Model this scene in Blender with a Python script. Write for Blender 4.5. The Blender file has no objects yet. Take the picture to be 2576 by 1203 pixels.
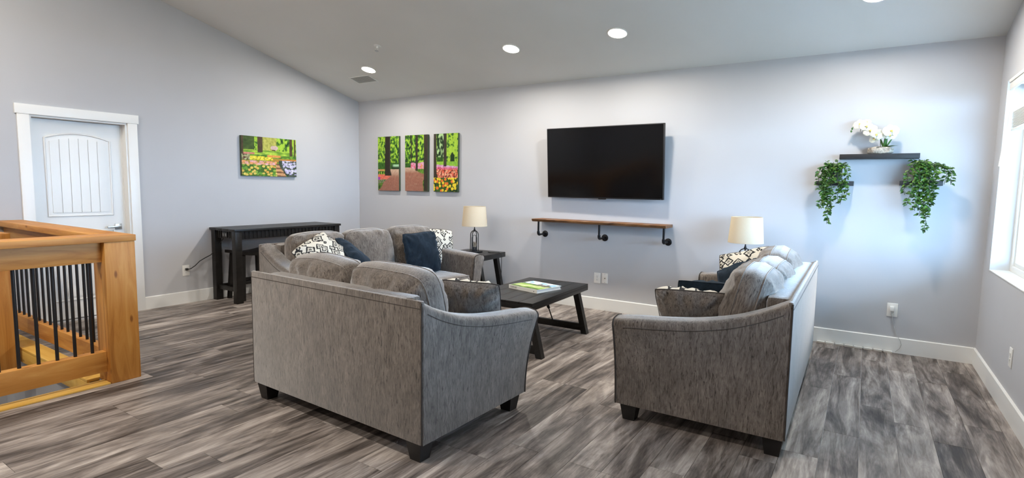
import bpy, bmesh, math, random
from mathutils import Vector, Matrix, noise
import numpy as np
random.seed(7)
C = bpy.context.scene.collection
SC = bpy.context.scene

# ------------------------------------------------------------------ camera, world, exposure
F_PX, YAW, PITCH, ROLL = 1372.29, -0.5733, -0.0946, 0.0162
CAM = Vector((6.6783, -5.9091, 1.4269))
def make_camera():
    fwd = Vector((math.sin(YAW)*math.cos(PITCH), math.cos(YAW)*math.cos(PITCH), math.sin(PITCH)))
    right = Vector((math.cos(YAW), -math.sin(YAW), 0.0))
    up = right.cross(fwd)
    r = right*math.cos(ROLL) + up*math.sin(ROLL)
    u = -right*math.sin(ROLL) + up*math.cos(ROLL)
    m = Matrix((r, u, -fwd)).transposed().to_4x4()
    m.translation = CAM
    cd = bpy.data.cameras.new('camera'); cd.sensor_width = 36.0; cd.sensor_fit = 'HORIZONTAL'
    cd.lens = F_PX/2576*36.0; cd.clip_start = 0.05
    co = bpy.data.objects.new('camera', cd); co.matrix_world = m; C.objects.link(co)
    SC.camera = co
make_camera()

SKY_COLOR, SKY_STRENGTH = (0.45, 0.69, 1.0), 38.0
LAMP_STRENGTH = 740.0
EXPOSURE = -0.30
w = bpy.data.worlds.new('world'); SC.world = w; w.use_nodes = True
w.node_tree.nodes['Background'].inputs[0].default_value = (*SKY_COLOR, 1)
w.node_tree.nodes['Background'].inputs[1].default_value = SKY_STRENGTH
vs = SC.view_settings
vs.view_transform = 'Standard'; vs.look = 'None'; vs.gamma = 1.0; vs.use_curve_mapping = False
vs.exposure = EXPOSURE
cy = SC.cycles
cy.max_bounces = 6; cy.diffuse_bounces = 4; cy.glossy_bounces = 2; cy.transmission_bounces = 4; cy.transparent_max_bounces = 8

# ------------------------------------------------------------------ helpers
def tag(o, label=None, cat=None, group=None, kind=None):
    if label: o['label'] = label
    if cat: o['category'] = cat
    if group: o['group'] = group
    if kind: o['kind'] = kind
    return o
def empty(name, loc=(0, 0, 0), rz=0.0):
    o = bpy.data.objects.new(name, None); C.objects.link(o)
    o.empty_display_size = 0.1; o.location = loc; o.rotation_euler = (0, 0, rz)
    return o
class MB:
    def __init__(s): s.v = []; s.f = []; s.uv = None
    def add(s, v, f):
        n = len(s.v); s.v += [tuple(p) for p in v]; s.f += [tuple(i+n for i in q) for q in f]; return s
    def box(s, x0, x1, y0, y1, z0, z1, bev=0.0):
        if bev <= 0:
            v = [(x0,y0,z0),(x1,y0,z0),(x1,y1,z0),(x0,y1,z0),(x0,y0,z1),(x1,y0,z1),(x1,y1,z1),(x0,y1,z1)]
            return s.add(v, [(3,2,1,0),(4,5,6,7),(0,1,5,4),(1,2,6,5),(2,3,7,6),(3,0,4,7)])
        bm = bmesh.new(); bmesh.ops.create_cube(bm, size=1.0)
        for q in bm.verts:
            q.co = Vector(((x0+x1)/2+q.co.x*(x1-x0), (y0+y1)/2+q.co.y*(y1-y0), (z0+z1)/2+q.co.z*(z1-z0)))
        bmesh.ops.bevel(bm, geom=bm.edges[:], offset=bev, segments=2, profile=0.6, affect='EDGES', clamp_overlap=True)
        bm.verts.index_update()
        s.add([q.co[:] for q in bm.verts], [[q.index for q in f.verts] for f in bm.faces]); bm.free()
        return s
    def hexa(s, bot, top):       # two quads, each counter-clockwise from above
        return s.add(list(bot)+list(top), [(3,2,1,0),(4,5,6,7),(0,1,5,4),(1,2,6,5),(2,3,7,6),(3,0,4,7)])
    def prism(s, poly, axis, a, b):   # polygon of 2D points extruded along an axis from a to b
        def P(p, t):
            return {'x': (t, p[0], p[1]), 'y': (p[0], t, p[1]), 'z': (p[0], p[1], t)}[axis]
        n = len(poly)
        v = [P(p, a) for p in poly] + [P(p, b) for p in poly]
        f = [tuple(range(n))[::-1], tuple(range(n, 2*n))] + [(i, (i+1) % n, n+(i+1) % n, n+i) for i in range(n)]
        return s.add(v, f)
    def tube(s, pts, r, seg=8, closed=False, cap=True):
        pts = [Vector(p) for p in pts]; n = len(pts); rr = r if isinstance(r, (list, tuple)) else [r]*n
        rings = []; prev = None
        for i, p in enumerate(pts):
            a = pts[(i-1) % n] if (closed or i > 0) else p
            b = pts[(i+1) % n] if (closed or i < n-1) else p
            t = (b-a)
            t = t.normalized() if t.length > 1e-9 else Vector((0, 0, 1))
            if prev is None:
                ref = Vector((0, 0, 1)) if abs(t.z) < 0.9 else Vector((1, 0, 0))
                nn = t.cross(ref).normalized()
            else:
                nn = (prev - t*prev.dot(t))
                nn = nn.normalized() if nn.length > 1e-9 else t.orthogonal().normalized()
            prev = nn; bb = t.cross(nn)
            rings.append([p + (nn*math.cos(2*math.pi*k/seg) + bb*math.sin(2*math.pi*k/seg))*rr[i] for k in range(seg)])
        v = [q for ring in rings for q in ring]; f = []
        m = n if closed else n-1
        for i in range(m):
            j = (i+1) % n
            for k in range(seg):
                f.append((i*seg+k, i*seg+(k+1) % seg, j*seg+(k+1) % seg, j*seg+k))
        if cap and not closed:
            f.append(tuple(range(seg))[::-1]); f.append(tuple((n-1)*seg+k for k in range(seg)))
        return s.add(v, f)
    def lathe(s, prof, cx=0, cy=0, seg=24, cap=True):   # prof: list of (radius, z), bottom to top
        n = len(prof)
        v = [(cx+r*math.cos(2*math.pi*k/seg), cy+r*math.sin(2*math.pi*k/seg), z) for r, z in prof for k in range(seg)]
        f = [(i*seg+k, i*seg+(k+1) % seg, (i+1)*seg+(k+1) % seg, (i+1)*seg+k) for i in range(n-1) for k in range(seg)]
        if cap: f += [tuple(range(seg))[::-1], tuple((n-1)*seg+k for k in range(seg))]
        return s.add(v, f)
    def build(s, name, mat, parent=None, smooth=None, loc=None):
        me = bpy.data.meshes.new(name); me.from_pydata(s.v, [], s.f); me.validate(verbose=False)
        bm = bmesh.new(); bm.from_mesh(me); bmesh.ops.recalc_face_normals(bm, faces=bm.faces[:]); bm.to_mesh(me); bm.free()
        if smooth:
            for p in me.polygons: p.use_smooth = True
            if smooth != 'all':
                me.set_sharp_from_angle(angle=math.radians(smooth))
        if mat: me.materials.append(mat)
        o = bpy.data.objects.new(name, me); C.objects.link(o)
        if parent: o.parent = parent
        if loc: o.location = loc
        return o
def box(name, x0, x1, y0, y1, z0, z1, mat, parent=None, bev=0.0):
    return MB().box(x0, x1, y0, y1, z0, z1, bev).build(name, mat, parent, smooth=35 if bev else None)
def structure(o): o['kind'] = 'structure'; return o
def sstep(a, b, x):
    t = min(1, max(0, (x-a)/(b-a))); return t*t*(3-2*t)
def lerp(a, b, t): return a+(b-a)*t
def interp(tab, x):
    for (a, va), (b, vb) in zip(tab, tab[1:]):
        if x <= b: return lerp(va, vb, max(0, (x-a)/(b-a)))
    return tab[-1][1]
def smooth_interp(tab, x):
    pts = tab
    for i in range(len(pts)-1):
        if x <= pts[i+1][0] or i == len(pts)-2:
            x0, y0 = pts[i]; x1, y1 = pts[i+1]
            m0 = (pts[i+1][1]-pts[max(0, i-1)][1])/max(1e-9, pts[i+1][0]-pts[max(0, i-1)][0])
            j = min(len(pts)-1, i+2)
            m1 = (pts[j][1]-pts[i][1])/max(1e-9, pts[j][0]-pts[i][0])
            h = x1-x0; t = min(1, max(0, (x-x0)/h))
            return (2*t**3-3*t*t+1)*y0+(t**3-2*t*t+t)*h*m0+(-2*t**3+3*t*t)*y1+(t**3-t*t)*h*m1
MAT = {}
def nodes_of(name):
    m = bpy.data.materials.new(name); m.use_nodes = True
    nt = m.node_tree; b = nt.nodes['Principled BSDF']; MAT[name] = m
    return m, nt, b
def plain(name, col, rough=0.5, metal=0.0, spec=0.5, **kw):
    m, nt, b = nodes_of(name)
    b.inputs['Base Color'].default_value = (*col, 1); b.inputs['Roughness'].default_value = rough
    b.inputs['Metallic'].default_value = metal; b.inputs['Specular IOR Level'].default_value = spec
    for k, v in kw.items(): b.inputs[k].default_value = v
    return m
def N(nt, t, **kw):
    n = nt.nodes.new(t)
    for k, v in kw.items():
        if k in n.inputs: n.inputs[k].default_value = v
        else: setattr(n, k, v)
    return n
def mapping(nt, scale, coord='Object', offset=None):
    tc = N(nt, 'ShaderNodeTexCoord'); mp = N(nt, 'ShaderNodeMapping'); mp.inputs['Scale'].default_value = scale
    src = tc.outputs[coord]
    if offset is not None:
        va = N(nt, 'ShaderNodeVectorMath', operation='ADD'); nt.links.new(src, va.inputs[0]); nt.links.new(offset, va.inputs[1]); src = va.outputs[0]
    nt.links.new(src, mp.inputs[0]); return mp.outputs[0]
def noise_tex(nt, vec, scale=1.0, detail=4.0, rough=0.55, dist=0.0):
    n = N(nt, 'ShaderNodeTexNoise'); n.inputs['Scale'].default_value = scale; n.inputs['Detail'].default_value = detail
    n.inputs['Roughness'].default_value = rough; n.inputs['Distortion'].default_value = dist
    nt.links.new(vec, n.inputs['Vector']); return n.outputs['Fac']
def ramp(nt, fac, stops):
    r = N(nt, 'ShaderNodeValToRGB'); e = r.color_ramp.elements
    while len(e) < len(stops): e.new(0.5)
    for k, (p, c) in enumerate(stops):
        e[k].position = p; e[k].color = (*c, 1) if len(c) == 3 else c
    nt.links.new(fac, r.inputs['Fac']); return r.outputs['Color']
def mix(nt, fac, a, b, mode='MIX'):
    m = N(nt, 'ShaderNodeMix', data_type='RGBA', blend_type=mode)
    if isinstance(fac, (int, float)): m.inputs[0].default_value = fac
    else: nt.links.new(fac, m.inputs[0])
    for idx, x in ((6, a), (7, b)):
        if isinstance(x, tuple): m.inputs[idx].default_value = (*x, 1)
        else: nt.links.new(x, m.inputs[idx])
    return m.outputs[2]
def mathn(nt, op, a, b=None, clamp=False):
    m = N(nt, 'ShaderNodeMath', operation=op, use_clamp=clamp)
    for i, x in enumerate((a, b)):
        if x is None: continue
        if isinstance(x, (int, float)): m.inputs[i].default_value = x
        else: nt.links.new(x, m.inputs[i])
    return m.outputs[0]
def bump(nt, b, h, strength=0.2, dist=0.01):
    n = N(nt, 'ShaderNodeBump'); n.inputs['Strength'].default_value = strength; n.inputs['Distance'].default_value = dist
    nt.links.new(h, n.inputs['Height']); nt.links.new(n.outputs[0], b.inputs['Normal'])

# ------------------------------------------------------------------ materials
def m_wall(name, col, grain=260, strength=0.0):
    m, nt, b = nodes_of(name)
    v = mapping(nt, (1, 1, 1))
    big = noise_tex(nt, v, 1.3, 2)
    c = ramp(nt, big, [(0.3, tuple(x*0.975 for x in col)), (0.7, tuple(min(1, x*1.02) for x in col))])
    nt.links.new(c, b.inputs['Base Color']); b.inputs['Roughness'].default_value = 0.75; b.inputs['Specular IOR Level'].default_value = 0.25
    if strength > 0: bump(nt, b, noise_tex(nt, v, grain, 1), strength, 0.002)
    return m
m_wall('wall_paint', (0.500, 0.502, 0.520))
m_wall('ceiling_paint', (0.76, 0.75, 0.725), 180, 0.0)
m_wall('reveal_paint', (0.66, 0.67, 0.68))
plain('white_trim', (0.80, 0.80, 0.78), 0.38)
plain('white_plastic', (0.80, 0.79, 0.76), 0.35)
plain('slot_dark', (0.03, 0.03, 0.03), 0.5)
plain('black_metal', (0.012, 0.012, 0.013), 0.42, 0.3)
plain('pipe_iron', (0.022, 0.022, 0.024), 0.38, 0.75)
plain('nickel', (0.42, 0.40, 0.37), 0.28, 1.0)
plain('black_rod', (0.007, 0.007, 0.008), 0.45)
plain('tv_body', (0.006, 0.006, 0.007), 0.35)
plain('tv_screen', (0.002, 0.002, 0.0025), 0.12, spec=0.35)
plain('sofa_leg', (0.008, 0.007, 0.007), 0.4)
plain('piping_dark', (0.055, 0.048, 0.044), 0.85, spec=0.1)
plain('seam_thread', (0.085, 0.074, 0.067), 0.9, spec=0.1)
plain('vent_grey', (0.62, 0.62, 0.60), 0.6)
plain('cord_black', (0.012, 0.012, 0.012), 0.5)
plain('cord_grey', (0.42, 0.42, 0.40), 0.5)
plain('pot_dark', (0.028, 0.03, 0.03), 0.7)
plain('shelf_black', (0.010, 0.009, 0.010), 0.5)
plain('bulb_clear', (0.55, 0.5, 0.42), 0.08, 0.0, 0.5, **{'Transmission Weight': 0.6})
plain('paper', (0.82, 0.80, 0.74), 0.7)
plain('ink', (0.05, 0.05, 0.05), 0.6)
plain('remote_plastic', (0.01, 0.01, 0.011), 0.35)
plain('button_grey', (0.15, 0.15, 0.15), 0.5)
plain('petal', (0.62, 0.60, 0.50), 0.55, **{'Subsurface Weight': 0.15, 'Subsurface Radius': (0.01, 0.01, 0.008)})
plain('petal_core', (0.55, 0.45, 0.10), 0.5)
plain('orchid_leaf', (0.045, 0.13, 0.025), 0.35)
plain('orchid_stem', (0.06, 0.07, 0.035), 0.5)
plain('block_white', (0.68, 0.62, 0.55), 0.6)
plain('added_exterior', (0.5, 0.5, 0.48), 0.8)
def m_emit():
    m, nt, b = nodes_of('lamp_lens')
    b.inputs['Base Color'].default_value = (1, 1, 1, 1)
    b.inputs['Emission Color'].default_value = (1.0, 0.94, 0.855, 1); b.inputs['Emission Strength'].default_value = LAMP_STRENGTH
m_emit()
def m_shade():
    m, nt, b = nodes_of('linen_shade')
    v = mapping(nt, (1, 1, 1)); n = noise_tex(nt, v, 400, 2)
    c = ramp(nt, n, [(0.35, (0.84, 0.74, 0.57)), (0.65, (0.90, 0.81, 0.65))])
    nt.links.new(c, b.inputs['Base Color']); b.inputs['Roughness'].default_value = 0.8; b.inputs['Specular IOR Level'].default_value = 0.1
    tr = N(nt, 'ShaderNodeBsdfTranslucent'); nt.links.new(c, tr.inputs[0])
    mx = N(nt, 'ShaderNodeMixShader'); mx.inputs[0].default_value = 0.45
    nt.links.new(b.outputs[0], mx.inputs[1]); nt.links.new(tr.outputs[0], mx.inputs[2])
    nt.links.new(mx.outputs[0], nt.nodes['Material Output'].inputs[0])
m_shade()
def m_glass():
    m, nt, b = nodes_of('window_glass')
    t = N(nt, 'ShaderNodeBsdfTransparent'); t.inputs[0].default_value = (0.94, 0.97, 0.98, 1)
    g = N(nt, 'ShaderNodeBsdfGlossy'); g.inputs['Roughness'].default_value = 0.02
    mx = N(nt, 'ShaderNodeMixShader'); mx.inputs[0].default_value = 0.04
    nt.links.new(t.outputs[0], mx.inputs[1]); nt.links.new(g.outputs[0], mx.inputs[2])
    nt.links.new(mx.outputs[0], nt.nodes['Material Output'].inputs[0])
m_glass()
def m_fabric():
    m, nt, b = nodes_of('chenille')
    tc = N(nt, 'ShaderNodeTexCoord')
    v = mapping(nt, (1, 1, 0.17)); n1 = noise_tex(nt, v, 100, 3, 0.72, 0.9)
    v2 = mapping(nt, (1, 1, 0.45)); n2 = noise_tex(nt, v2, 9, 2, 0.6, 0.8)
    c1 = ramp(nt, n1, [(0.32, (0.040, 0.030, 0.024)), (0.41, (0.125, 0.102, 0.086)), (0.52, (0.185, 0.154, 0.131)), (0.72, (0.275, 0.234, 0.204))])
    c2 = ramp(nt, n2, [(0.3, (0.58, 0.565, 0.55)), (0.7, (0.92, 0.915, 0.91))])
    c = mix(nt, 1.0, c1, c2, 'MULTIPLY')
    nt.links.new(c, b.inputs['Base Color']); b.inputs['Roughness'].default_value = 0.9; b.inputs['Specular IOR Level'].default_value = 0.12
    b.inputs['Sheen Weight'].default_value = 0.7; b.inputs['Sheen Roughness'].default_value = 0.5
    bump(nt, b, n1, 0.3, 0.004)
m_fabric()
def m_navy():
    m, nt, b = nodes_of('navy_plush')
    v = mapping(nt, (1, 1, 0.5)); n = noise_tex(nt, v, 16, 5, 0.6, 0.8)
    c = ramp(nt, n, [(0.3, (0.005, 0.009, 0.014)), (0.55, (0.010, 0.017, 0.027)), (0.75, (0.020, 0.032, 0.046))])
    nt.links.new(c, b.inputs['Base Color']); b.inputs['Roughness'].default_value = 0.9; b.inputs['Specular IOR Level'].default_value = 0.1
    b.inputs['Sheen Weight'].default_value = 0.15; b.inputs['Sheen Tint'].default_value = (0.45, 0.6, 0.8, 1)
    bump(nt, b, noise_tex(nt, mapping(nt, (1, 1, 1)), 260, 2), 0.3, 0.003)
m_navy()
def m_pattern():
    m, nt, b = nodes_of('ikat_print')
    v = mapping(nt, (1, 0.02, 1))
    warp = N(nt, 'ShaderNodeTexNoise'); warp.inputs['Scale'].default_value = 14; nt.links.new(v, warp.inputs['Vector'])
    sub = N(nt, 'ShaderNodeVectorMath', operation='SUBTRACT'); nt.links.new(warp.outputs['Color'], sub.inputs[0]); sub.inputs[1].default_value = (0.5, 0.5, 0.5)
    sc = N(nt, 'ShaderNodeVectorMath', operation='SCALE'); nt.links.new(sub.outputs[0], sc.inputs[0]); sc.inputs['Scale'].default_value = 0.035
    ad = N(nt, 'ShaderNodeVectorMath', operation='ADD'); nt.links.new(v, ad.inputs[0]); nt.links.new(sc.outputs[0], ad.inputs[1])
    vo = N(nt, 'ShaderNodeTexVoronoi', feature='F1', distance='MANHATTAN', voronoi_dimensions='3D')
    vo.inputs['Scale'].default_value = 12.5; vo.inputs['Randomness'].default_value = 0.6; nt.links.new(ad.outputs[0], vo.inputs['Vector'])
    d = vo.outputs['Distance']
    cream, dark, grey = (0.62, 0.585, 0.51), (0.022, 0.022, 0.024), (0.20, 0.195, 0.185)
    r = N(nt, 'ShaderNodeValToRGB'); r.color_ramp.interpolation = 'CONSTANT'
    e = r.color_ramp.elements
    stops = [(0.0, dark), (0.12, cream), (0.26, dark), (0.40, cream), (0.50, grey), (0.54, cream), (0.60, dark), (0.78, cream)]
    while len(e) < len(stops): e.new(0.5)
    for k, (p, c) in enumerate(stops): e[k].position = p; e[k].color = (*c, 1)
    nt.links.new(d, r.inputs['Fac'])
    nt.links.new(r.outputs[0], b.inputs['Base Color']); b.inputs['Roughness'].default_value = 0.85; b.inputs['Specular IOR Level'].default_value = 0.15
    bump(nt, b, noise_tex(nt, mapping(nt, (1, 1, 1)), 300, 2), 0.2, 0.002)
m_pattern()
def m_floor():
    m, nt, b = nodes_of('vinyl_plank')
    oi = N(nt, 'ShaderNodeObjectInfo')
    off = N(nt, 'ShaderNodeCombineXYZ')
    r100 = mathn(nt, 'MULTIPLY', oi.outputs['Random'], 137.0)
    nt.links.new(r100, off.inputs[0]); nt.links.new(mathn(nt, 'MULTIPLY', oi.outputs['Random'], 61.0), off.inputs[1])
    grain = noise_tex(nt, mapping(nt, (9, 1.05, 1), offset=off.outputs[0]), 1.0, 6, 0.66, 1.8)
    broad = noise_tex(nt, mapping(nt, (3.6, 0.9, 1), offset=off.outputs[0]), 1.0, 4, 0.6, 1.6)
    fine = noise_tex(nt, mapping(nt, (120, 9, 1), offset=off.outputs[0]), 1.0, 3, 0.6)
    s = mathn(nt, 'ADD', mathn(nt, 'MULTIPLY', grain, 0.55), mathn(nt, 'MULTIPLY', broad, 0.45))
    s = mathn(nt, 'ADD', s, mathn(nt, 'MULTIPLY', mathn(nt, 'SUBTRACT', oi.outputs['Random'], 0.5), 0.10))
    s = mathn(nt, 'ADD', s, mathn(nt, 'MULTIPLY', mathn(nt, 'SUBTRACT', fine, 0.5), 0.14))
    c = ramp(nt, s, [(0.35, (0.036, 0.028, 0.024)), (0.43, (0.104, 0.086, 0.076)), (0.50, (0.204, 0.172, 0.153)), (0.57, (0.325, 0.280, 0.250)), (0.66, (0.52, 0.46, 0.415))])
    nt.links.new(c, b.inputs['Base Color']); b.inputs['Roughness'].default_value = 0.48; b.inputs['Specular IOR Level'].default_value = 0.35
m_floor()
def m_wood(name, stops, scale=(2, 2, 22), axis_rough=0.5, knots=True):
    m, nt, b = nodes_of(name)
    oi = N(nt, 'ShaderNodeObjectInfo'); off = N(nt, 'ShaderNodeCombineXYZ')
    nt.links.new(mathn(nt, 'MULTIPLY', oi.outputs['Random'], 50.0), off.inputs[0]); nt.links.new(mathn(nt, 'MULTIPLY', oi.outputs['Random'], 31.0), off.inputs[2])
    n = noise_tex(nt, mapping(nt, scale, offset=off.outputs[0]), 1.0, 6, 0.6, 1.2)
    c = ramp(nt, n, stops)
    if knots:
        vo = N(nt, 'ShaderNodeTexVoronoi', feature='F1'); vo.inputs['Scale'].default_value = 1.0
        nt.links.new(mapping(nt, tuple(max(3.0, x*0.55) if x > 5 else 3.2 for x in scale), offset=off.outputs[0]), vo.inputs['Vector'])
        k = ramp(nt, vo.outputs['Distance'], [(0.05, (0.45, 0.36, 0.28)), (0.11, (1, 1, 1))])
        c = mix(nt, 1.0, c, k, 'MULTIPLY')
    nt.links.new(c, b.inputs['Base Color']); b.inputs['Roughness'].default_value = axis_rough; b.inputs['Specular IOR Level'].default_value = 0.4
    bump(nt, b, n, 0.12, 0.002)
FIR = [(0.3, (0.36, 0.135, 0.022)), (0.5, (0.50, 0.215, 0.042)), (0.72, (0.60, 0.30, 0.075))]
m_wood('fir_y', FIR, (16, 1.6, 16)); m_wood('fir_x', FIR, (1.6, 16, 16)); m_wood('fir_z', FIR, (16, 16, 1.6))
PINE = [(0.3, (0.66, 0.36, 0.055)), (0.7, (0.78, 0.50, 0.13))]
m_wood('pine_y', PINE, (14, 1.4, 14)); m_wood('pine_x', PINE, (1.4, 14, 14))
ESP = [(0.3, (0.005, 0.0045, 0.004)), (0.6, (0.012, 0.010, 0.009)), (0.8, (0.022, 0.019, 0.017))]
m_wood('espresso', ESP, (14, 3, 14), 0.38, False)
BLK = [(0.3, (0.005, 0.0047, 0.0045)), (0.6, (0.011, 0.0105, 0.010)), (0.8, (0.022, 0.021, 0.020))]
m_wood('black_wood', BLK, (30, 3, 30), 0.36, False)
m_wood('live_edge', [(0.28, (0.035, 0.016, 0.008)), (0.45, (0.13, 0.055, 0.020)), (0.62, (0.26, 0.12, 0.042)), (0.8, (0.50, 0.29, 0.11))], (3, 25, 25), 0.4, False)
def m_leaf():
    m, nt, b = nodes_of('ivy_leaf')
    n = noise_tex(nt, mapping(nt, (1, 1, 1)), 34, 2)
    c = ramp(nt, n, [(0.3, (0.010, 0.038, 0.006)), (0.52, (0.032, 0.100, 0.011)), (0.74, (0.14, 0.25, 0.028))])
    nt.links.new(c, b.inputs['Base Color']); b.inputs['Roughness'].default_value = 0.45
m_leaf()
def m_stone():
    m, nt, b = nodes_of('rough_stone')
    n = noise_tex(nt, mapping(nt, (1, 1, 1)), 38, 6, 0.65)
    c = ramp(nt, n, [(0.3, (0.11, 0.095, 0.08)), (0.5, (0.33, 0.29, 0.24)), (0.7, (0.55, 0.50, 0.43))])
    nt.links.new(c, b.inputs['Base Color']); b.inputs['Roughness'].default_value = 0.9
    bump(nt, b, n, 0.6, 0.01)
m_stone()
def m_print():
    m, nt, b = nodes_of('canvas_print')
    a = N(nt, 'ShaderNodeVertexColor'); a.layer_name = 'print'
    nt.links.new(a.outputs[0], b.inputs['Base Color']); b.inputs['Roughness'].default_value = 0.6; b.inputs['Specular IOR Level'].default_value = 0.25
m_print()
def m_grass():
    m, nt, b = nodes_of('lawn')
    n = noise_tex(nt, mapping(nt, (1, 1, 1)), 1.5, 5)
    c = ramp(nt, n, [(0.3, (0.10, 0.12, 0.08)), (0.7, (0.20, 0.21, 0.16))])
    nt.links.new(c, b.inputs['Base Color']); b.inputs['Roughness'].default_value = 0.9
m_grass()
M = MAT

# ------------------------------------------------------------------ room shell
W, H, S = 7.534, 2.6995, 0.2576
YF = -8.6; RIDGE = YF/2
HOLE_X, HOLE_Y = 2.20, -4.30           # stairwell: x < HOLE_X and y < HOLE_Y
HB = 0.141
def ceil_z(y): return H - S*y if y > RIDGE else H - S*(2*RIDGE - y)
# wall with gable top, opening(s) cut out: list of quads in (y, z)
def gable_wall(name, x0, x1, openings, zlow=0.0):
    ys = sorted({YF, RIDGE, 0.0, *[o[0] for o in openings], *[o[1] for o in openings]})
    mb = MB()
    for a, b in zip(ys, ys[1:]):
        op = [o for o in openings if o[0] <= a+1e-6 and o[1] >= b-1e-6]
        zs = [zlow]
        for o in op: zs += [o[2], o[3]]
        spans = [(zs[i], zs[i+1] if i+1 < len(zs) else None) for i in range(0, len(zs), 2)]
        for z0, z1 in spans:
            if z1 is not None and z1-z0 < 1e-4: continue
            za, zb = (ceil_z(a)+0.02, ceil_z(b)+0.02) if z1 is None else (z1, z1)
            mb.hexa([(x0, a, z0), (x1, a, z0), (x1, b, z0), (x0, b, z0)], [(x0, a, za), (x1, a, za), (x1, b, zb), (x0, b, zb)])
    return structure(mb.build(name, M['wall_paint']))
DY0, DY1, DZ = -4.004, -3.186, 2.04     # door opening
gable_wall('wall_left', -0.16, 0.0, [(DY0, DY1, 0.0, DZ)])
WY0, WY1, WZ0, WZ1 = -3.40, -0.2528, 0.8325, 2.30  # unseen near end stretched toward the camera to let in more daylight
gable_wall('wall_right', W, W+0.2, [(WY0, WY1, WZ0, WZ1)])
structure(box('wall_back', -0.16, W+0.2, 0.0, 0.16, 0.0, H+0.02, M['wall_paint']))
structure(box('wall_front', -0.16, W+0.2, YF-0.16, YF, 0.0, H+0.02, M['wall_paint']))
mb = MB()
T = 0.12
for ya, yb in ((RIDGE, 0.16), (YF-0.16, RIDGE)):
    za = H-S*ya if ya >= RIDGE else H-S*(2*RIDGE-ya); zb = H-S*yb if yb > RIDGE else H-S*(2*RIDGE-yb)
    mb.hexa([(-0.16, ya, za), (W+0.2, ya, za), (W+0.2, yb, zb), (-0.16, yb, zb)], [(-0.16, ya, za+T), (W+0.2, ya, za+T), (W+0.2, yb, zb+T), (-0.16, yb, zb+T)])
structure(mb.build('ceiling', M['ceiling_paint']))
# floor: a slab with the stairwell left open, and single planks laid on it
mb = MB()
mb.box(HOLE_X, W, YF, HOLE_Y, -0.20, -0.004); mb.box(0, W, HOLE_Y, 0, -0.20, -0.004); mb.box(-0.16, 0, DY0, DY1, -0.20, -0.0005)
floor = structure(mb.build('floor', M['wall_paint']))
PW, PL, PT = 0.182, 1.22, 0.004
plank_mesh = {}
def plank(x0, x1, y0, y1):
    w_, l_ = round(x1-x0, 4), round(y1-y0, 4)
    if l_ < 0.03 or w_ < 0.01: return
    key = (w_, l_)
    if key not in plank_mesh:
        g = 0.0009
        t = MB().box(-w_/2+g, w_/2-g, -l_/2+g, l_/2-g, -PT, 0.0)
        me = bpy.data.meshes.new('plank'); me.from_pydata(t.v, [], t.f); me.materials.append(M['vinyl_plank']); plank_mesh[key] = me
    o = bpy.data.objects.new('plank', plank_mesh[key]); C.objects.link(o); o.parent = floor
    o.location = ((x0+x1)/2, (y0+y1)/2, 0)
rest = MB(); col = 0; x = 0.0
YEDGE = -5.35
while x < W-0.005:
    x1 = min(W, x+PW)
    y = -random.choice((0.2, 0.4, 0.61, 0.8, 1.0, 1.22))
    y1 = 0.0
    lim = HOLE_Y if x1 < HOLE_X+0.06 else YEDGE
    while y1 > lim+1e-4:
        y0 = max(y, lim); plank(x, min(x1, W), y0, y1); y1 = y0; y -= PL
    if x1 >= HOLE_X+0.06: rest.box(x+0.0009, x1-0.0009, YF, YEDGE-0.0009, -PT, 0.0)
    x = x1
tag(rest.build('plank_field', M['vinyl_plank'], floor), kind='stuff')

# stairwell shaft under the floor opening
mb = MB(); mb.box(HOLE_X, HOLE_X+0.12, YF, HOLE_Y, -2.9, -0.2); structure(mb.build('wall_stair_right', M['wall_paint']))
structure(box('wall_stair_back', -0.16, HOLE_X+0.12, HOLE_Y, HOLE_Y+0.12, -2.9, -0.2, M['wall_paint']))
structure(box('wall_stair_left', -0.16, 0.0, YF, HOLE_Y, -2.9, 0.0, M['wall_paint']))
structure(box('wall_stair_front', -0.16, HOLE_X+0.12, YF-0.16, YF, -2.9, 0.0, M['wall_paint']))
structure(box('wall_leak_block', -0.60, -0.160, DY0-0.4, DY1+0.4, -0.2, 2.4, M['wall_paint']))  # solid block added behind the door to stop light leaking in
structure(box('floor_lower', -0.16, HOLE_X, YF, HOLE_Y, -3.0, -2.9, M['vinyl_plank']))

# baseboards
def base_prof(mb, p0, p1, nx, ny):
    (xa, ya), (xb, yb) = p0, p1; t = 0.015
    prof = [(0, 0), (t, 0), (t, HB-0.006), (t-0.005, HB), (0, HB)]
    a = [(xa+nx*d, ya+ny*d, z) for d, z in prof]; b = [(xb+nx*d, yb+ny*d, z) for d, z in prof]; n = len(prof)
    mb.add(a+b, [tuple(range(n)), tuple(range(n, 2*n))[::-1]]+[(i, (i+1) % n, n+(i+1) % n, n+i) for i in range(n)])
    return mb
CW = 0.09
YL, YR = DY0-CW, DY1+CW
structure(base_prof(MB(), (0, YR), (0, 0), 1, 0).build('baseboard_left', M['white_trim']))
structure(base_prof(MB(), (0.015, 0), (W-0.015, 0), 0, -1).build('baseboard_back', M['white_trim']))
structure(base_prof(MB(), (W, YF), (W, 0), -1, 0).build('baseboard_right', M['white_trim']))

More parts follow.
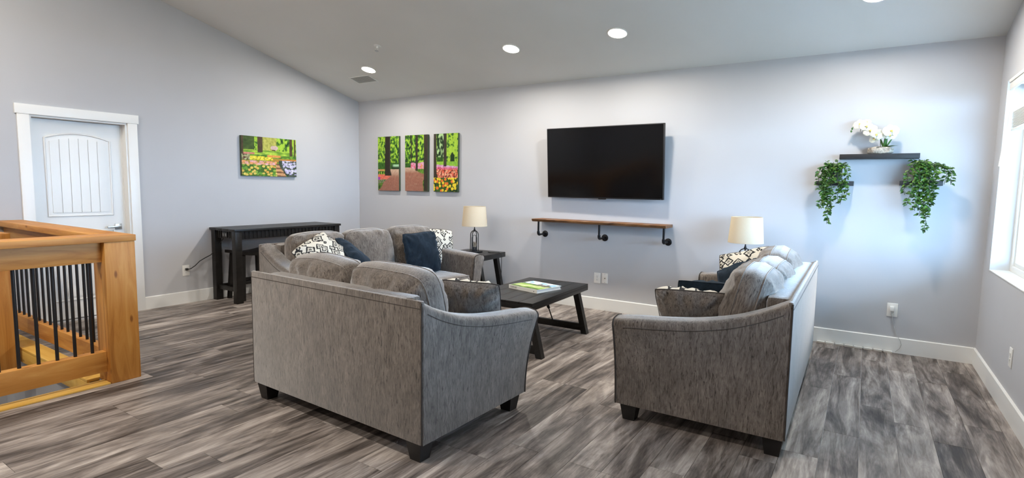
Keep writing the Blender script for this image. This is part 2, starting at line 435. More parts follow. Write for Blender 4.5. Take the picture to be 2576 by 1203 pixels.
# ------------------------------------------------------------------ door in the left wall
trim = structure(empty('trim_1', (0, (DY0+DY1)/2, 0)))
yc = (DY0+DY1)/2
def L_(a): return a-yc
box('casing_board', 0, 0.02, L_(YL), L_(DY0), 0, DZ, M['white_trim'], trim, 0.002)
box('casing_board', 0, 0.02, L_(DY1), L_(YR), 0, DZ, M['white_trim'], trim, 0.002)
box('casing_head', 0, 0.024, L_(YL-0.015), L_(YR+0.015), DZ, DZ+0.092, M['white_trim'], trim, 0.002)
box('jamb', -0.16, 0.0, L_(DY0), L_(DY0)+0.018, 0, DZ, M['white_trim'], trim)
box('jamb', -0.16, 0.0, L_(DY1)-0.018, L_(DY1), 0, DZ, M['white_trim'], trim)
box('jamb_head', -0.16, 0.0, L_(DY0)+0.018, L_(DY1)-0.018, DZ-0.018, DZ, M['white_trim'], trim)
box('door_stop', -0.10, -0.088, L_(DY0)+0.018, L_(DY0)+0.030, 0, DZ-0.018, M['white_trim'], trim)
box('door_stop', -0.10, -0.088, L_(DY1)-0.030, L_(DY1)-0.018, 0, DZ-0.018, M['white_trim'], trim)
door = structure(empty('door_1', (-0.10, yc, 0)))
dw = (DY1-DY0)/2-0.02
box('door_slab', -0.04, 0.0, -dw, dw, 0.008, DZ-0.022, M['white_trim'], door)
def door_panel(z0, z1, rise):
    hw = 0.275; nb = 6
    def top(y): return z1 - rise*(y/hw)**2
    edge = [(-hw, z0), (hw, z0)] + [(lerp(hw, -hw, k/24), top(lerp(hw, -hw, k/24))) for k in range(25)]
    MB().tube([(0.001, a, b) for a, b in edge], 0.010, 8, closed=True).build('panel_moulding', M['white_trim'], door, 60)
    inn = 0.035
    for k in range(nb):
        a = lerp(-hw+inn, hw-inn, k/nb)+0.003; b = lerp(-hw+inn, hw-inn, (k+1)/nb)-0.003
        ts = [lerp(b, a, j/6) for j in range(7)]
        poly = [(a, z0+inn), (b, z0+inn)] + [(t, top(t)-inn-0.012) for t in ts]
        MB().prism(poly, 'x', -0.001, 0.007).build('panel_board', M['white_trim'], door)
door_panel(1.065, 1.895, 0.055); door_panel(0.20, 0.90, 0.0)
hz = 0.935; hy = DY1-0.02-0.07-yc
hd = box('handle_plate', 0.0, 0.008, hy-0.032, hy+0.032, hz-0.032, hz+0.032, M['nickel'], door, 0.003)
tag(hd, 'satin nickel square lever handle')
MB().tube([(0.008, hy, hz), (0.045, hy, hz)], 0.010, 12).box(0.036, 0.052, hy-0.115, hy+0.012, hz-0.010, hz+0.010, 0.003).build('lever', M['nickel'], hd, 40)
for z in (0.25, 1.05, 1.8):
    box('hinge', 0.0, 0.004, -dw-0.001, -dw+0.012, z-0.045, z+0.045, M['nickel'], door)

# ------------------------------------------------------------------ windows in the right wall
def window(idx, y0, y1, z0, z1):
    win = structure(empty('window_%d' % idx, (W, (y0+y1)/2, z0))); k = (y0+y1)/2; hw = (y1-y0)/2; hh = z1-z0
    fx0, fx1 = 0.12, 0.18
    def bar(n, a, b, c, d, x0=fx0, x1=fx1): box(n, x0, x1, a, b, c, d, M['white_trim'], win, 0.004)
    fw = 0.05
    bar('frame', -hw, -hw+fw, 0.0, hh); bar('frame', hw-fw, hw, 0.0, hh)
    bar('frame', -hw+fw, hw-fw, 0.0, fw); bar('frame', -hw+fw, hw-fw, hh-fw, hh)
    t3 = hw/3
    for q in (-t3, t3): bar('mullion', q-0.03, q+0.03, fw, hh-fw)
    for a, b in ((-hw+fw, -t3-0.03), (-t3+0.03, t3-0.03), (t3+0.03, hw-fw)):
        for (c, d, e, f) in ((a, a+0.03, fw, hh-fw), (b-0.03, b, fw, hh-fw), (a+0.03, b-0.03, fw, fw+0.03), (a+0.03, b-0.03, hh-fw-0.03, hh-fw)):
            bar('sash', c, d, e, f, 0.135, 0.165)
        box('pane', 0.147, 0.153, a+0.03, b-0.03, fw+0.03, hh-fw-0.03, M['window_glass'], win)
    for n, a in (('jamb_lining', (0.0, 0.12, hw-0.006, hw, 0.0, hh)), ('jamb_lining', (0.0, 0.12, -hw, -hw+0.006, 0.0, hh)), ('head_lining', (0.0, 0.12, -hw+0.006, hw-0.006, hh-0.006, hh))):
        box(n, *a, M['reveal_paint'], win)
    box('window_sill', -0.004, 0.12, -hw+0.006, hw-0.006, 0.0, 0.008, M['white_trim'], win, 0.002)
window(1, WY0, WY1, WZ0, WZ1)
structure(box('ground_outside', W+0.2, W+60, -50, 50, -3.6, -3.5, M['lawn']))
structure(box('roof_added_shade', W+0.2, W+2.9, -9.0, 3.0, 2.52, 2.64, M['added_exterior']))  # unseen roof added to cut off the high sky at the window
structure(box('floor_added_deck', W+0.2, W+2.9, -9.0, 3.0, -0.30, -0.15, M['added_exterior']))  # unseen deck added under that roof to keep the window light level
def blind(y0, y1, label):
    k = (y0+y1)/2; hw = (y1-y0)/2-0.19
    b = tag(empty('window_blind', (W, k, WZ1)), label, 'blind')
    MB().box(-0.016, 0.002, -hw, hw, -0.100, -0.020, 0.004).box(-0.022, -0.016, -hw, hw, -0.045, -0.020, 0.002).build('valance', M['white_plastic'], b, 35)
    box('head_rail', 0.01, 0.06, -hw+0.02, hw-0.02, -0.06, -0.008, M['white_plastic'], b)
    for i in range(14):
        z = -0.375+i*0.0085
        box('slat', 0.008, 0.058, -hw+0.03, hw-0.03, z-0.0014, z+0.0014, M['white_plastic'], b)
    box('bottom_rail', 0.008, 0.058, -hw+0.03, hw-0.03, -0.40, -0.383, M['white_plastic'], b, 0.003)
    for yy in (-hw+0.2, 0.0, hw-0.2):
        MB().tube([(0.033, yy, -0.06), (0.033, yy, -0.40)], 0.0018, 6).build('ladder_cord', M['white_plastic'], b)
    MB().tube([(-0.004, hw-0.07, -0.10), (-0.020, hw-0.07, -0.35), (-0.042, hw-0.07, -0.66)], [0.0045, 0.0045, 0.006], 8).build('wand', M['white_plastic'], b, 60)
blind(WY0, WY1, 'white slatted blind drawn up under the head of the window near the corner')

# ------------------------------------------------------------------ recessed ceiling lights, vent, sprinkler
def on_ceiling(root, x, y):
    root.location = (x, y, ceil_z(y))
    root.rotation_euler = (-math.atan(S) if y > RIDGE else math.atan(S), 0, 0)
def ceiling_light(x, y, label):
    r = tag(empty('recessed_light'), label, 'light', 'recessed ceiling lights'); on_ceiling(r, x, y)
    ring = [(0.098, -0.0005), (0.098, -0.004), (0.090, -0.009), (0.080, -0.007), (0.078, -0.0005)]
    MB().lathe(ring, seg=32, cap=False).build('trim_ring', M['white_trim'], r, 40)
    ln = MB().lathe([(0.078, -0.006), (0.078, -0.002)], seg=24).build('lens', M['lamp_lens'], r)
    ln.data.materials.append(M['white_trim'])          # only the lower face glows
    for p in ln.data.polygons: p.material_index = 0 if p.normal.z < -0.9 else 1
LX = [1.156, 3.36, 4.575, 6.643]
for xx, lab in zip(LX, ('round recessed ceiling light beside the air vent', 'round recessed ceiling light between the vent and the television', 'round recessed ceiling light above the television', 'round recessed ceiling light above the shelves, cut by the top edge of the photo')):
    ceiling_light(xx, -0.848, lab)
for xx, lab in zip(LX[:2], ('added fill light in the ceiling over the stairwell, unseen behind the camera', 'added fill light in the ceiling beside the stairwell, unseen behind the camera')):
    ceiling_light(xx, 2*RIDGE+1.9, lab)  # unseen lamps added to fill the room from behind the camera
for xx, lab in zip(LX[:3], ('added fill light in the ceiling above the stair railing, out of the picture', 'added fill light in the ceiling above the loveseat back, out of the picture', 'added fill light in the ceiling above and behind the loveseat, out of the picture')):
    ceiling_light(xx, -5.3, lab)  # unseen lamps added to brighten the back of the loveseat
r = tag(empty('air_vent'), 'white rectangular air vent in the ceiling near the corner', 'vent'); on_ceiling(r, 0.82, -0.63)
MB().box(-0.19, 0.19, -0.10, -0.085, -0.008, 0, 0.002).box(-0.19, 0.19, 0.085, 0.10, -0.008, 0, 0.002).box(-0.19, -0.172, -0.085, 0.085, -0.008, 0, 0.002).box(0.172, 0.19, -0.085, 0.085, -0.008, 0, 0.002).build('vent_frame', M['white_trim'], r, 35)
box('backing', -0.172, 0.172, -0.085, 0.085, -0.0015, 0, M['vent_grey'], r)
for i in range(9):
    yy = -0.072+i*0.018
    MB().hexa([(-0.172, yy-0.004, -0.009), (0.172, yy-0.004, -0.009), (0.172, yy-0.001, -0.009), (-0.172, yy-0.001, -0.009)], [(-0.172, yy+0.003, -0.002), (0.172, yy+0.003, -0.002), (0.172, yy+0.006, -0.002), (-0.172, yy+0.006, -0.002)]).build('louvre', M['white_trim'], r)
r = tag(empty('sprinkler_head'), 'small white fire sprinkler head on the sloping ceiling', 'sprinkler'); on_ceiling(r, 1.80, -1.30)
MB().lathe([(0.020, -0.006), (0.042, -0.004), (0.045, 0.0)], seg=24).build('escutcheon', M['white_trim'], r, 50)
MB().lathe([(0.010, -0.030), (0.012, -0.018), (0.013, -0.006)], seg=16).build('nozzle', M['white_trim'], r, 50)
for sx in (-1, 1):
    MB().tube([(0.010*sx, 0, -0.024), (0.017*sx, 0, -0.040), (0.003*sx, 0, -0.058)], 0.0035, 6).build('frame_arm', M['white_trim'], r, 60)
MB().lathe([(0.022, -0.062), (0.022, -0.058)], seg=16).build('deflector', M['nickel'], r)

# ------------------------------------------------------------------ stair railing
rail = tag(empty('stair_railing', (2.205, -4.205, 0)), 'orange fir stair railing with black round balusters by the white door', 'railing')
rx, ry = 2.205, -4.205
PH = 0.095
def rb(n, x0, x1, y0, y1, z0, z1, m, bev=0.004): return box(n, x0-rx, x1-rx, y0-ry, y1-ry, z0, z1, M[m], rail, bev)
YA = -7.2
post = rb('post', rx-PH, rx+PH, ry-PH, ry+PH, 0.0, 1.003, 'fir_z', 0.006)
rb('end_post', rx-PH, rx+PH, YA-0.19, YA, 0.0, 1.003, 'fir_z', 0.006)
rb('cap_rail', rx-PH-0.006, rx+PH+0.006, YA-0.2, ry+PH+0.006, 1.003, 1.048, 'fir_y', 0.004)
rb('cap_rail', 0.02, rx-PH-0.007, ry-PH-0.006, ry+PH+0.006, 1.003, 1.048, 'fir_x', 0.004)
AX = rx+0.045      # plane of the run beside the post: rail face slightly back from the post face
rb('upper_rail', AX-0.07, AX, YA, ry-PH, 0.862, 1.003, 'fir_y'); rb('lower_rail', AX-0.07, AX, YA, ry-PH, 0.080, 0.226, 'fir_y')
rb('upper_rail', 0.02, rx-PH, ry-0.04, ry+0.03, 0.862, 1.003, 'fir_x'); rb('lower_rail', 0.02, rx-PH, ry-0.04, ry+0.03, 0.060, 0.195, 'fir_x')
bal = MB().tube([(0, 0, 0.0), (0, 0, 0.70)], 0.0105, 10)
bm0 = bal.build('baluster', M['black_rod'], rail, 50).data
first = [True]
def baluster(x, y, z):
    if first[0]: o = [q for q in rail.children if q.data is bm0][0]; first[0] = False
    else:
        o = bpy.data.objects.new('baluster', bm0); C.objects.link(o); o.parent = rail
    o.location = (x-rx, y-ry, z)
y = -4.372
while y > YA+0.05: baluster(AX-0.035, y, 0.2); y -= 0.0985
x = 0.165
while x < rx-PH-0.04: baluster(x, ry-0.005, 0.185); x += 0.1247
np_ = rb('newel_post', 0.575, 0.80, -4.58, -4.40, -0.28, 0.985, 'fir_z', 0.006)
curb = tag(empty('stair_edge_trim', (HOLE_X+0.04, -5.9, 0)), 'pale yellow pine board along the floor edge under the stair railing', 'trim')
box('edge_board', -0.055, 0.058, -1.6, 1.598, 0.0, 0.012, M['pine_y'], curb, 0.003)
box('fascia_board', -0.055, -0.042, -1.6, 1.598, -0.2, 0.0, M['pine_y'], curb, 0.002)
curb2 = tag(empty('stair_edge_trim', (1.0, HOLE_Y, 0)), 'pale yellow pine ledge below the railing run in front of the door', 'trim')
box('edge_board', -1.0, 1.10, -0.075, 0.06, -0.012, 0.010, M['pine_x'], curb2, 0.003)
box('fascia_board', -1.0, 1.14, -0.075, -0.060, -0.115, -0.012, M['pine_x'], curb2, 0.002)
hr = tag(empty('handrail', (1.45, -4.85, -0.6)), 'black metal handrail sloping down inside the stairwell', 'handrail')
MB().tube([(-0.35, 0.10, 0.70), (0.05, -0.02, 0.62), (0.30, -0.55, 0.25), (0.30, -1.6, -0.45)], 0.02, 10).build('rail', M['black_rod'], hr, 60)
for p in ((0.05, -0.02, 0.62), (0.30, -1.0, -0.05)):
    MB().tube([p, (p[0], p[1], p[2]-0.6-1.6)], 0.014, 8).build('support', M['black_rod'], hr, 60)

# ------------------------------------------------------------------ cushions and pillows
def pillow_mesh(w, h, d, edge=0.0, n=18, pinch=0.05, corner=0.0, power=2.0, seed=0, amp=0.008, sag=0.0, wr=1.0):
    """x width, z height, y thickness. Returns front grid, back grid, outline."""
    rnd = Vector((seed*3.17, seed*1.71, seed*7.3))
    def out(u, v):
        x = w/2*u*(1-pinch*(1-v*v)*abs(u)**1.5); z = h/2*v*(1-pinch*(1-u*u)*abs(v)**1.5)
        k = 1-corner*(u*u*v*v)**1.5
        x *= k; z *= k
        z -= sag*h*(1-v)*0.0 + sag*max(0, v)*(1-u*u)*h*0.5
        return x, z
    def P(u, v, s):
        x, z = out(u, v)
        q = max(0.0, (1-abs(u)**power)*(1-abs(v)**power))**0.5
        t = edge/2+(d-edge)/2*q
        p = Vector((x*7, s*2.0, z*7))+rnd
        nz = noise.noise(p)*amp*1.4 + noise.noise(p*2.7)*amp*0.7
        e = max(abs(u), abs(v))
        nz += wr*amp*1.1*math.sin(14*math.atan2(v, u)+4*noise.noise(p*1.3))*sstep(0.45, 0.85, e)*(1-sstep(0.93, 1.0, e))
        bl = 1-sstep(0.9, 1.0, e)
        return (x, s*(t+nz*bl), z+noise.noise(Vector((x*5, 3, z*3))+rnd)*amp*0.8)
    us = [math.sin(math.pi/2*(-1+2*i/n))*0.55+0.45*(-1+2*i/n) for i in range(n+1)]
    def grid(s): return [P(u, v, s) for v in us for u in us]
    return us, grid(1), grid(-1), n
def grid_faces(n, flip=False):
    f = []
    for j in range(n):
        for i in range(n):
            a = j*(n+1)+i; q = (a, a+1, a+n+2, a+n+1)
            f.append(q[::-1] if flip else q)
    return f
def rim(n):
    return [i for i in range(n+1)] + [j*(n+1)+n for j in range(1, n+1)] + [n*(n+1)+i for i in range(n-1, -1, -1)] + [j*(n+1) for j in range(n-1, 0, -1)]
def boxed_cushion(name, parent, mat, w, h, d, edge, loc, rot, seed, pipes=True, corner=0.06, amp=0.008, power=2.6, pinch=-0.02, sag=0.0, wr=1.0):
    us, fr, bk, n = pillow_mesh(w, h, d, edge, 20, pinch, corner, power, seed, amp, sag, wr)
    mb = MB(); mb.add(fr, grid_faces(n, True)); nf = len(fr); mb.add(bk, grid_faces(n))
    R_ = rim(n); m = len(R_)
    mid = []
    for i in R_:
        a, b = Vector(fr[i]), Vector(bk[i]); c = (a+b)/2
        dirn = Vector((c.x, 0, c.z)).normalized(); mid.append(c+dirn*edge*0.16)
    base = len(mb.v); mb.v += [tuple(p) for p in mid]
    for k in range(m):
        k2 = (k+1) % m
        mb.f.append((R_[k], R_[k2], base+k2, base+k)); mb.f.append((base+k, base+k2, nf+R_[k2], nf+R_[k]))
    o = mb.build(name, mat, parent, 'all'); o.location = loc; o.rotation_euler = rot
    if pipes:
        for g in (fr, bk):
            MB().tube([g[i] for i in R_], 0.0042, 6, closed=True).build('piping', mat, o, 'all')
    return o
def throw_pillow(center, normal, roll, size, front, back, label, group, seed, d=0.20):
    y_ = Vector(normal).normalized(); x_ = y_.cross(Vector((0, 0, 1))).normalized(); z_ = x_.cross(y_)
    m = Matrix((x_, y_, z_)).transposed().to_4x4() @ Matrix.Rotation(roll, 4, 'Y')
    m.translation = Vector(center)
    r = tag(empty('throw_pillow'), label, 'pillow', group); r.matrix_world = m
    us, fr, bk, n = pillow_mesh(size, size, d, 0.0, 20, 0.045, 0.07, 2.0, seed, 0.013)
    MB().add(fr, grid_faces(n, True)).build('front_panel', M[front], r, 'all')
    MB().add(bk, grid_faces(n)).build('back_panel', M[back], r, 'all')
    MB().tube([fr[i] for i in rim(n)], 0.0038, 6, closed=True).build('piping', M['piping_dark'] if front == 'ikat_print' else M[front], r, 'all')
    return r

# ------------------------------------------------------------------ sofas
ARM_H = [(0.0, 0.856), (0.05, 0.832), (0.14, 0.790), (0.30, 0.735), (0.5, 0.697), (0.72, 0.678), (0.9, 0.668), (1.0, 0.652)]
def sofa(loc, rz, L, nback, nseat, label, group, seed, D=0.95):
    zb = 0.108
    s = tag(empty('sofa' if nback > 2 else 'loveseat', loc, rz), label, 'sofa', group)
    fab = M['chenille']
    # outer back and its top band
    AW = 0.145
    bk = MB().box(0.0025, L-0.0025, 0.0, 0.028, zb, 0.857, 0.012).box(AW-0.01, L-AW+0.01, 0.02, 0.15, zb+0.01, 0.854, 0.035).build('back_frame', fab, s, 40)
    MB().tube([(0.012, 0.0005, 0.818), (L-0.012, 0.0005, 0.818)], 0.0022, 6).build('seam', M['seam_thread'], bk, 60)
    for x in (0.004, L-0.004):
        MB().tube([(x, 0.004, zb+0.004), (x, 0.004, 0.846)], 0.0040, 6).build('piping', M['piping_dark'], bk, 60)
    # arms
    for side in (0, 1):
        ny = 30; rings = []; seam = []; front_edge = []
        for j in range(ny+1):
            t = j/ny; y = lerp(0.012, D, t)
            h = smooth_interp(ARM_H, t); fl = 0.105*sstep(0.05, 1.0, t)
            rr = 0.04
            def outer(z): return -fl*max(0, (z-zb)/(h-zb))**2.0
            ring = []
            for k in range(11):
                z = lerp(zb, h-rr, k/10); ring.append((outer(z), z))
            xo = outer(h-rr); tw = AW+0.02
            for k in range(1, 6):
                a = math.pi/2*k/5; ring.append((xo-0.004*math.sin(a)+rr*(1-math.cos(a)), h-rr+rr*math.sin(a)))
            for k in range(1, 5): ring.append((xo+lerp(rr, tw-rr, k/5), h+0.006*math.sin(math.pi*k/5)))
            for k in range(0, 6):
                a = math.pi/2*k/5; ring.append((xo+tw-rr+rr*math.sin(a), h-rr+rr*math.cos(a)))
            for k in range(1, 6):
                z = lerp(h-rr, zb, k/5); ring.append((lerp(xo+tw, AW-0.01, k/5), z))
            e = 0.0
            if j == ny: e = 0.018
            cx = sum(p[0] for p in ring)/len(ring); cz = sum(p[1] for p in ring)/len(ring)
            if j == ny: ring = [(lerp(p[0], cx, 0.10), lerp(p[1], cz, 0.022)) for p in ring]
            yy = y if j < ny else D+0.006
            if j == ny-1: yy = D-0.006
            if j == ny-1: front_edge = [(p[0], yy+0.004, p[1]) for p in ring]
            seam.append((outer(h-0.055)-0.001, yy, h-0.055))
            rings.append([(p[0], yy, p[1]) for p in ring])
        fx = (lambda p: p) if side == 0 else (lambda p: (L-p[0], p[1], p[2]))
        m = len(rings[0]); mb = MB(); v = [fx(p) for r_ in rings for p in r_]
        f = [(j*m+k, j*m+(k+1) % m, (j+1)*m+(k+1) % m, (j+1)*m+k) for j in range(ny) for k in range(m)]
        f += [tuple(range(m)), tuple(ny*m+k for k in range(m))]
        arm = mb.add(v, f).build('arm', fab, s, 50)
        MB().tube([fx(p) for p in front_edge], 0.005, 6).build('piping', M['piping_dark'], arm, 60)
        MB().tube([fx(p) for p in seam[1:-2]], 0.0022, 6).build('seam', M['seam_thread'], arm, 60)
    # seat base and cushions
    MB().box(AW-0.02, L-AW+0.02, 0.10, D-0.03, zb, 0.29, 0.02).build('seat_base', fab, s, 40)
    iw = L-2*AW
    for i in range(nseat):
        w_ = iw/nseat
        boxed_cushion('seat_cushion', s, fab, w_-0.006, 0.62, 0.185, 0.13, (AW+w_*(i+0.5), 0.16+0.31+0.17, 0.375), (math.radians(-90), 0, 0), seed+i, True, 0.03, 0.004, 4.0, -0.005, wr=0.3)
    for i in range(nback):
        w_ = iw/nback
        rr_ = random.Random(seed*10+i)
        boxed_cushion('back_cushion', s, fab, w_+0.015, 0.575, 0.36, 0.115, (AW+w_*(i+0.5), 0.285, 0.695+rr_.uniform(-0.010, 0.010)), (math.radians(12+rr_.uniform(-2, 2)), math.radians(rr_.uniform(-1.5, 1.5)), math.radians(rr_.uniform(-2, 2))), seed+20+i, True, 0.15, 0.014, 1.9, 0.0, 0.05)
    # legs
    for x in (0.075, L-0.075):
        for y in (0.065, D-0.075):
            a, b = 0.052, 0.036
            MB().hexa([(x-b, y-b, 0), (x+b, y-b, 0), (x+b, y+b, 0), (x-b, y+b, 0)], [(x-a, y-a, zb), (x+a, y-a, zb), (x+a, y+a, zb), (x-a, y+a, zb)]).build('leg', M['sofa_leg'], s)
    return s
GS = 'matching grey chenille seating'
sofa((3.33, -3.87, 0), math.radians(-1.9), 1.54, 2, 2, 'grey chenille loveseat seen from behind in the middle of the room', GS, 1)
sofa((6.402, -2.79, 0), math.radians(90.7), 2.10, 3, 3, 'grey chenille sofa standing with its back to the window wall', GS, 2)
fa = math.radians(-95); FL = 2.05
sofa((1.925-FL*math.cos(fa), -2.93-FL*math.sin(fa), 0), fa, FL, 3, 3, 'grey chenille sofa standing in front of the dark console table', GS, 3)

GP = 'throw pillows on the sofas'
throw_pillow((4.60, -3.20, 0.66), (-0.35, 0.80, 0.50), 0.05, 0.45, 'ikat_print', 'chenille', 'patterned pillow with plain grey back standing by the loveseat arm', GP, 11)
throw_pillow((5.83, -2.50, 0.645), (-0.05, 0.83, 0.55), -0.04, 0.45, 'ikat_print', 'chenille', 'patterned pillow with plain grey back by the near arm of the window sofa', GP, 12)
throw_pillow((5.87, -2.24, 0.665), (-0.10, 0.85, 0.50), 0.03, 0.43, 'navy_plush', 'navy_plush', 'navy plush pillow behind the grey-backed pillow on the window sofa', GP, 13)
throw_pillow((5.86, -0.93, 0.715), (-0.20, -0.90, 0.42), 0.30, 0.46, 'ikat_print', 'chenille', 'black and white patterned pillow below the lamp on the window sofa', GP, 14)
throw_pillow((5.88, -1.14, 0.665), (-0.25, -0.80, 0.55), 0.5, 0.42, 'navy_plush', 'navy_plush', 'slate blue pillow leaning on the patterned pillow at the lamp end', GP, 15)
throw_pillow((2.52, -2.64, 0.755), (0.70, -0.10, 0.70), 0.50, 0.47, 'ikat_print', 'ikat_print', 'black and white patterned pillow at the console end of the far sofa', GP, 16)
throw_pillow((2.54, -2.30, 0.69), (0.50, 0.55, 0.66), 0.6, 0.44, 'navy_plush', 'navy_plush', 'navy pillow lying beside the patterned pillow behind the loveseat', GP, 17)
throw_pillow((2.62, -1.44, 0.695), (0.96, -0.12, 0.26), 0.02, 0.47, 'navy_plush', 'navy_plush', 'square navy plush pillow facing out from the far sofa', GP, 18)
throw_pillow((2.47, -1.03, 0.700), (0.93, -0.28, 0.22), -0.10, 0.47, 'ikat_print', 'ikat_print', 'patterned pillow half hidden behind the square navy pillow', GP, 19)

# ------------------------------------------------------------------ dark wood tables
def trestle_table(name, label, cat, loc, rz, LX_, LY_, HT, nplank, group, rods=True):
    t = tag(empty(name, loc, rz), label, cat, group)
    TH = 0.062; hx, hy = LX_/2, LY_/2; bw = M['black_wood']
    for i in range(nplank):
        a = lerp(-hx, hx, i/nplank); b = lerp(-hx, hx, (i+1)/nplank)
        box('plank', a+0.0012, b-0.0012, -hy, hy, HT-0.022, HT, bw, t, 0.002)
    for x in (-hx, hx-0.03): box('apron', x, x+0.03, -hy, hy, HT-TH, HT-0.022, bw, t, 0.002)
    for y in (-hy, hy-0.03): box('apron', -hx+0.03, hx-0.03, y, y+0.03, HT-TH, HT-0.022, bw, t, 0.002)
    lw = 0.029
    for sy in (-1, 1):
        yl = sy*(hy-0.105)
        for sx in (-1, 1):
            xt, xb = sx*(hx-0.080), sx*(hx+0.025)
            yb_ = yl
            MB().hexa([(xb-lw, yb_-lw, 0), (xb+lw, yb_-lw, 0), (xb+lw, yb_+lw, 0), (xb-lw, yb_+lw, 0)], [(xt-lw, yl-lw, HT-TH), (xt+lw, yl-lw, HT-TH), (xt+lw, yl+lw, HT-TH), (xt-lw, yl+lw, HT-TH)]).build('leg', bw, t)
        xs = hx-0.02
        box('crossbar', -xs, xs, yl-0.02, yl+0.02, 0.030, 0.095, bw, t, 0.003)
        if rods:
            p0 = Vector((0, yl, 0.095)); p1 = Vector((0, yl-sy*min(0.22, hy*0.5), HT-TH)); c = (p0+p1)/2; d = (p1-p0).normalized()
            rod = MB().tube([p0, p1], 0.006, 8).build('brace_rod', M['black_metal'], t, 60)
            sd = Vector((0.012, 0, 0))
            MB().tube([c-d*0.045, c-d*0.03+sd, c+d*0.03+sd, c+d*0.045], 0.005, 6).tube([c-d*0.045, c-d*0.03-sd, c+d*0.03-sd, c+d*0.045], 0.005, 6).build('turnbuckle', M['black_metal'], rod, 60)
    return t
trestle_table('coffee_table', 'black plank coffee table with splayed legs, a book on top', 'table', (4.09, -1.56, 0), math.radians(2.0), 0.67, 1.15, 0.48, 5, None)
GT = 'black end tables'
trestle_table('end_table', 'black end table beside the far sofa under the left lamp', 'table', (2.57, -0.44, 0), math.radians(4), 0.58, 0.62, 0.60, 5, GT, False)
trestle_table('end_table', 'black end table hidden behind the window sofa under the right lamp', 'table', (5.74, -0.29, 0), 0, 0.50, 0.50, 0.60, 5, GT, False)

# console table along the left wall
ct = tag(empty('console_table', (0.29, -1.60, 0)), 'tall espresso console table with slatted apron along the left wall', 'table')
CX, CY, CH = 0.275, 0.765, 0.885
esp = M['espresso']
for i in range(4):
    a = lerp(-CX, CX, i/4); b = lerp(-CX, CX, (i+1)/4)
    box('top_plank', a+0.001, b-0.001, -CY, CY, CH-0.028, CH, esp, ct, 0.003)
for sx in (-1, 1):
    for sy in (-1, 1):
        x, y = sx*(CX-0.055), sy*(CY-0.055)
        box('leg', x-0.04, x+0.04, y-0.04, y+0.04, 0, CH-0.028, esp, ct, 0.004)
for sx in (-1, 1):
    ap = box('apron', sx*(CX-0.055)-0.010, sx*(CX-0.055)+0.010, -CY+0.095, CY-0.095, CH-0.125, CH-0.028, esp, ct)
    n = 26
    for k in range(n):
        y = lerp(-CY+0.11, CY-0.11, k/(n-1)); x = sx*(CX-0.043)
        box('apron_slat', x-0.006, x+0.006, y-0.014, y+0.014, CH-0.115, CH-0.034, esp, ap)
for sy in (-1, 1):
    ap = box('apron', -CX+0.095, CX-0.095, sy*(CY-0.055)-0.010, sy*(CY-0.055)+0.010, CH-0.125, CH-0.028, esp, ct)
    for k in (0, 1, 2, 7, 8, 9):
        x = lerp(-CX+0.11, CX-0.11, k/9); y = sy*(CY-0.042)
        box('apron_slat', x-0.008, x+0.008, y-0.006, y+0.006, CH-0.115, CH-0.034, esp, ap)
    if sy < 0:
        y = -(CY-0.040)
        so = box('power_socket', -0.055, 0.055, y-0.006, y+0.002, CH-0.108, CH-0.045, M['tv_body'], ap, 0.003)
        for dx in (-0.025, 0.025): box('socket_face', dx-0.014, dx+0.014, y-0.009, y-0.006, CH-0.095, CH-0.060, M['button_grey'], so, 0.001)
    box('stretcher', -CX+0.095, CX-0.095, sy*(CY-0.055)-0.014, sy*(CY-0.055)+0.014, 0.135, 0.185, esp, ct, 0.003)
box('back_stretcher', -CX+0.040, -CX+0.068, -CY+0.095, CY-0.095, 0.135, 0.185, esp, ct, 0.003)
# stool tucked under the console
st = tag(empty('stool', (0.275, -2.005, 0)), 'dark saddle-seat counter stool tucked under the console table', 'stool')
def saddle():
    n = 12; a, b = 0.165, 0.235; v = []; f = []
    for top in (1, 0):
        for j in range(n+1):
            for i in range(n+1):
                u, w_ = -1+2*i/n, -1+2*j/n
                z = 0.585+0.030*w_*w_-0.006*u*u
                v.append((a*u*(1-0.06*w_*w_), b*w_, z+(0.0 if top else -0.035)))
    f += grid_faces(n); k = (n+1)**2
    f += [tuple(i+k for i in q) for q in grid_faces(n, True)]
    R_ = rim(n); m = len(R_)
    f += [(R_[i], R_[(i+1) % m], k+R_[(i+1) % m], k+R_[i]) for i in range(m)]
    return MB().add(v, f)
saddle().build('seat', esp, st, 40)
for sx in (-1, 1):
    for sy in (-1, 1):
        q = 0.021; xb, yb = sx*0.150, sy*0.195; xt, yt = sx*0.115, sy*0.165
        MB().hexa([(xb-q, yb-q, 0), (xb+q, yb-q, 0), (xb+q, yb+q, 0), (xb-q, yb+q, 0)], [(xt-q, yt-q, 0.575), (xt+q, yt-q, 0.575), (xt+q, yt+q, 0.575), (xt-q, yt+q, 0.575)]).build('leg', esp, st)
for sx in (-1, 1): box('rung', sx*0.138-0.010, sx*0.138+0.010, -0.18, 0.18, 0.20, 0.235, esp, st, 0.003)
for sy in (-1, 1): box('rung', -0.13, 0.13, sy*0.185-0.010, sy*0.185+0.010, 0.14, 0.175, esp, st, 0.003)

